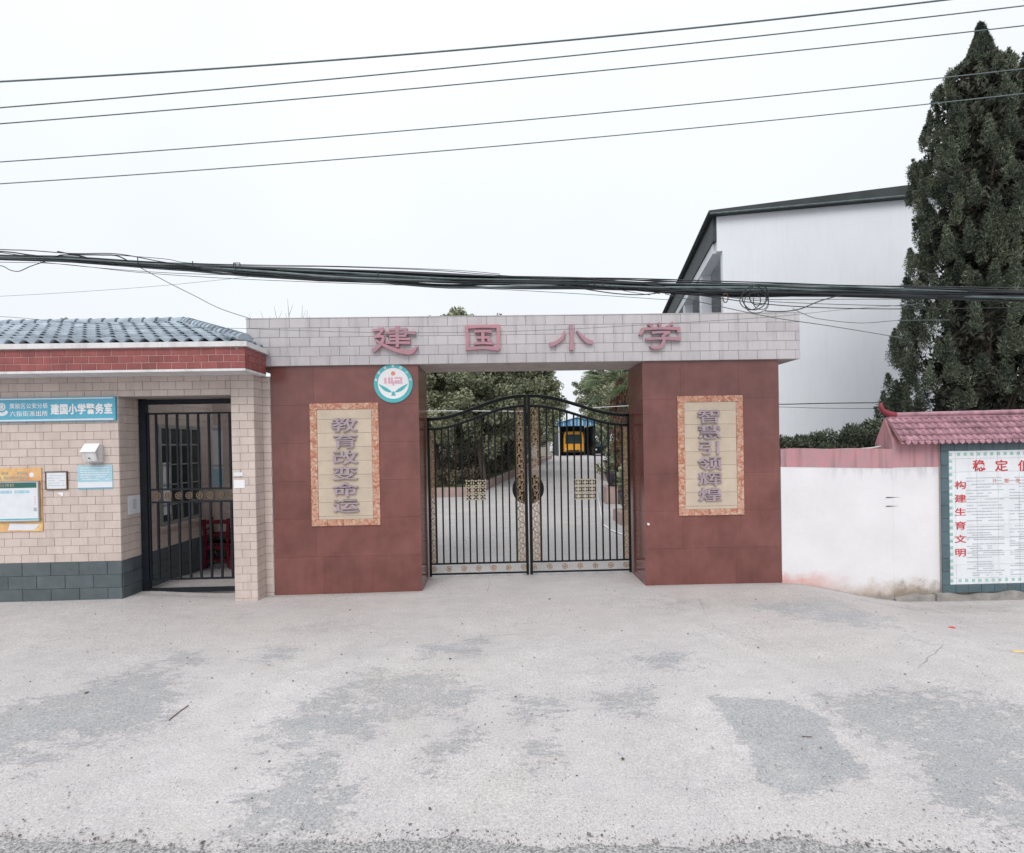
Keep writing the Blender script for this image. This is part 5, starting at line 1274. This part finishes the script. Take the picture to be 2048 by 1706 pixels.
CXs = [-500, 0, 128, 256, 384, 512, 640, 768, 896, 1024, 1152, 1280, 1408, 1536, 1664, 1792, 2048, 2600]
CYs = [480, 516, 519.5, 528, 534, 542, 548, 552, 557, 561, 565.5, 572, 576, 578, 581, 585, 589, 600]
THk = [3, 3.5, 4, 4.5, 5, 8, 11, 10, 11, 10, 9, 10, 11, 10, 8, 8, 8, 8]
cb_ = empty('cable_bundle', P(1024, 561, 6.6)); tag(cb_, 'thick sagging black bundle of telephone cables across the facade', 'cables')
RNG = np.random.default_rng(17)
X = np.arange(-480, 2590, 26.)
for k in range(24):
    off = RNG.uniform(-1, 1); ph = RNG.uniform(0, 6.28, 3); am = RNG.uniform(.2, .9); r_ = RNG.choice([.005, .007, .010, .015]) if k > 3 else .021
    if k <= 3: off *= .45; am = .25
    Yo = 6.6+RNG.uniform(-.06, .06)
    pts = []
    for x in X:
        th = np.interp(x, CXs, THk); wob = am*(math.sin(x/190+ph[0])*.55+math.sin(x/83+ph[1])*.3+math.sin(x/410+ph[2])*.5)
        y = np.interp(x, CXs, CYs)+th*(off+wob)*1.05; p = P(float(x), float(y), Yo+.03*math.sin(x/120+ph[1])); pts.append(p)
    MB().tube(pts, r_*1.0, 5).obj('cable', MT['cable'] if k % 4 else MT['cable_grey'], cb_, True)
def sag(name, pts, Y, r_, m='cable', parent=None):
    q = []
    pp_ = [Vector((a, b)) for a, b in pts]
    for i in range(len(pp_)-1):
        p0, p1, p2, p3 = pp_[max(i-1, 0)], pp_[i], pp_[i+1], pp_[min(i+2, len(pp_)-1)]
        for k in range(8):
            t = k/8; v = .5*((2*p1)+(p2-p0)*t+(2*p0-5*p1+4*p2-p3)*t*t+(3*p1-p0-3*p2+p3)*t**3); q.append(P(v.x, v.y, Y))
    q.append(P(pts[-1][0], pts[-1][1], Y)); return MB().tube(q, r_, 5).obj(name, MT[m], parent, True)
for pts, r_ in (([(-200, 490), (0, 499), (60, 501), (145, 507), (235, 508), (320, 523), (400, 535)], .006), ([(-150, 500), (0, 503), (60, 510), (105, 514), (125, 510), (160, 512), (190, 520), (230, 528)], .008), ([(115, 503), (150, 509), (200, 510), (235, 512), (265, 527)], .008),
                ([(0, 505), (90, 517), (160, 525)], .005), ([(230, 510), (330, 518), (380, 526), (520, 530), (700, 533), (900, 540), (1000, 548)], .004),
                ([(-60, 525), (0, 531), (20, 540), (38, 542.5), (60, 533), (90, 523)], .005), ([(-100, 524), (0, 524.5), (120, 528), (280, 545), (460, 557), (700, 567), (900, 574), (1130, 586), (1340, 600)], .0035),
                ([(80, 524), (200, 536), (340, 546), (512, 552), (700, 562), (960, 570), (1100, 571)], .0035),
                ([(545, 550), (590, 558), (635, 560), (675, 556)], .006), ([(1130, 570), (1180, 580), (1240, 588), (1290, 589), (1340, 583), (1400, 580)], .007), ([(1215, 572), (1250, 582), (1300, 590)], .004), ([(1270, 575), (1320, 588)], .004),
                ([(1330, 582), (1440, 592), (1540, 599), (1680, 598.5), (1850, 598)], .004), ([(1400, 584), (1500, 600), (1650, 608), (1850, 613)], .004), ([(1380, 588), (1540, 609), (1700, 617), (1900, 617), (2300, 610)], .006),
                ([(1060, 557), (1180, 556), (1300, 558), (1420, 562), (1560, 566), (1700, 571), (1900, 574), (2300, 580)], .008), ([(1290, 568), (1400, 584), (1480, 588), (1560, 585), (1640, 583)], .009),
                ([(1530, 622), (1565, 623), (1600, 618), (1640, 602), (1690, 588)], .007), ([(1800, 610), (1830, 604)], .003)):
    sag('loose_cable', pts, 6.52, r_, 'cable', cb_)
for x, y in ((275, 513), (385, 522), (470, 525), (755, 540), (1188, 556), (1205, 557)):
    sag('hanger', [(x, y), (x+1, y+14)], 6.5, .006, 'cable', cb_)
hb = MB(); 
for a, b in (((467, 526), (480, 526)), ((467, 526), (467, 536)), ((480, 526), (480, 537))): hb.tube([P(*a, 6.5), P(*b, 6.5)], .006, 4)
hb.obj('clamp', MT['cable'], cb_)
cl = empty('cable_coil', P(1508, 596, 6.45)); tag(cl, 'coiled spare cable loops hanging from the black bundle before the white building', 'cable coil')
for dx, dy, ra_, rb_, r_ in ((0, 2, .155, .15, .007), (.06, .04, .125, .13, .007), (-.05, -.03, .13, .12, .006), (.03, -.06, .16, .13, .005), (.09, -.03, .1, .12, .005)):
    q = [(dx+ra_*math.cos(t), .01*math.sin(t*3+dx*30), (dy if abs(dy) < 1 else 0)+rb_*math.sin(t)) for t in np.linspace(0, 2*math.pi, 29)]
    MB().tube(q, r_, 5, False).obj('loop', MT['cable'], cl, True)
q = [P(1451+5*math.cos(t), 596+9*math.sin(t), 6.45) for t in np.linspace(0, 2*math.pi, 17)]
tag(MB().tube(q, .007, 5, False).obj('hook_ring', MT['wood'], None, True), 'small rusty brown ring hanging from the cables beside the building corner', 'ring')
def drop(pts, Y, r_, label, m='cable_grey'):
    o = sag('drop_wire', pts, Y, r_, m); tag(o, label, 'wire', 'thin service wires'); return o
drop([(280, 535), (340, 567), (390, 592), (440, 617), (500, 637)], 6.6, .0045, 'thin service wire dropping from the bundle to the left end of the beam')
drop([(1330, 588), (1400, 604), (1540, 634), (1660, 652), (1805, 676)], 6.7, .0055, 'service wire sloping down to the right into the juniper')
drop([(1585, 617), (1610, 629), (1640, 638), (1720, 646), (1800, 641), (1900, 640)], 6.7, .0045, 'sagging service wire right of the beam end')
drop([(-300, 603), (0, 592.5), (240, 578), (400, 564), (520, 551)], 7.4, .0025, 'faint thin wire rising rightwards above the guardhouse roof')
drop([(-300, 620), (0, 633), (120, 643), (300, 652), (480, 657), (700, 664), (900, 665), (1100, 660), (1350, 646), (1540, 634), (1690, 619), (1850, 607)], 7.5, .0035, 'thin wire stretched along the front of the tiled beam')
for pts, Y, r_, lb in (([(1500, 808), (1563, 808.5), (1660, 806.5), (1765, 805.5), (1900, 806)], 10.4, .010, 'dark cable strung in front of the white building above the hedge'), ([(1500, 812), (1563, 814), (1660, 816.5), (1765, 817), (1900, 817)], 10.4, .005, 'faint second cable under the dark one above the hedge')):
    drop(pts, Y, r_, lb, 'cable')
drop([(840, 822), (960, 822), (1050, 823)], 10.5, .008, 'pale yellowish wire behind the left gate leaf', 'hose')
drop([(1185, 816), (1230, 813), (1300, 810)], 10.5, .008, 'pale wire behind the right end of the gate', 'hose')
o = sag('conduit', [(1700, 899), (1740, 896), (1765, 892)], 8.0, .012, 'hose'); tag(o, 'white conduit end resting on the pink wall top beside the roofed wall', 'pipe')

for r_ in (gw, gl1, gl2, gh, pp, sg, bs_, bw_, nw, kb, sh, cb_):
    adopt(r_)
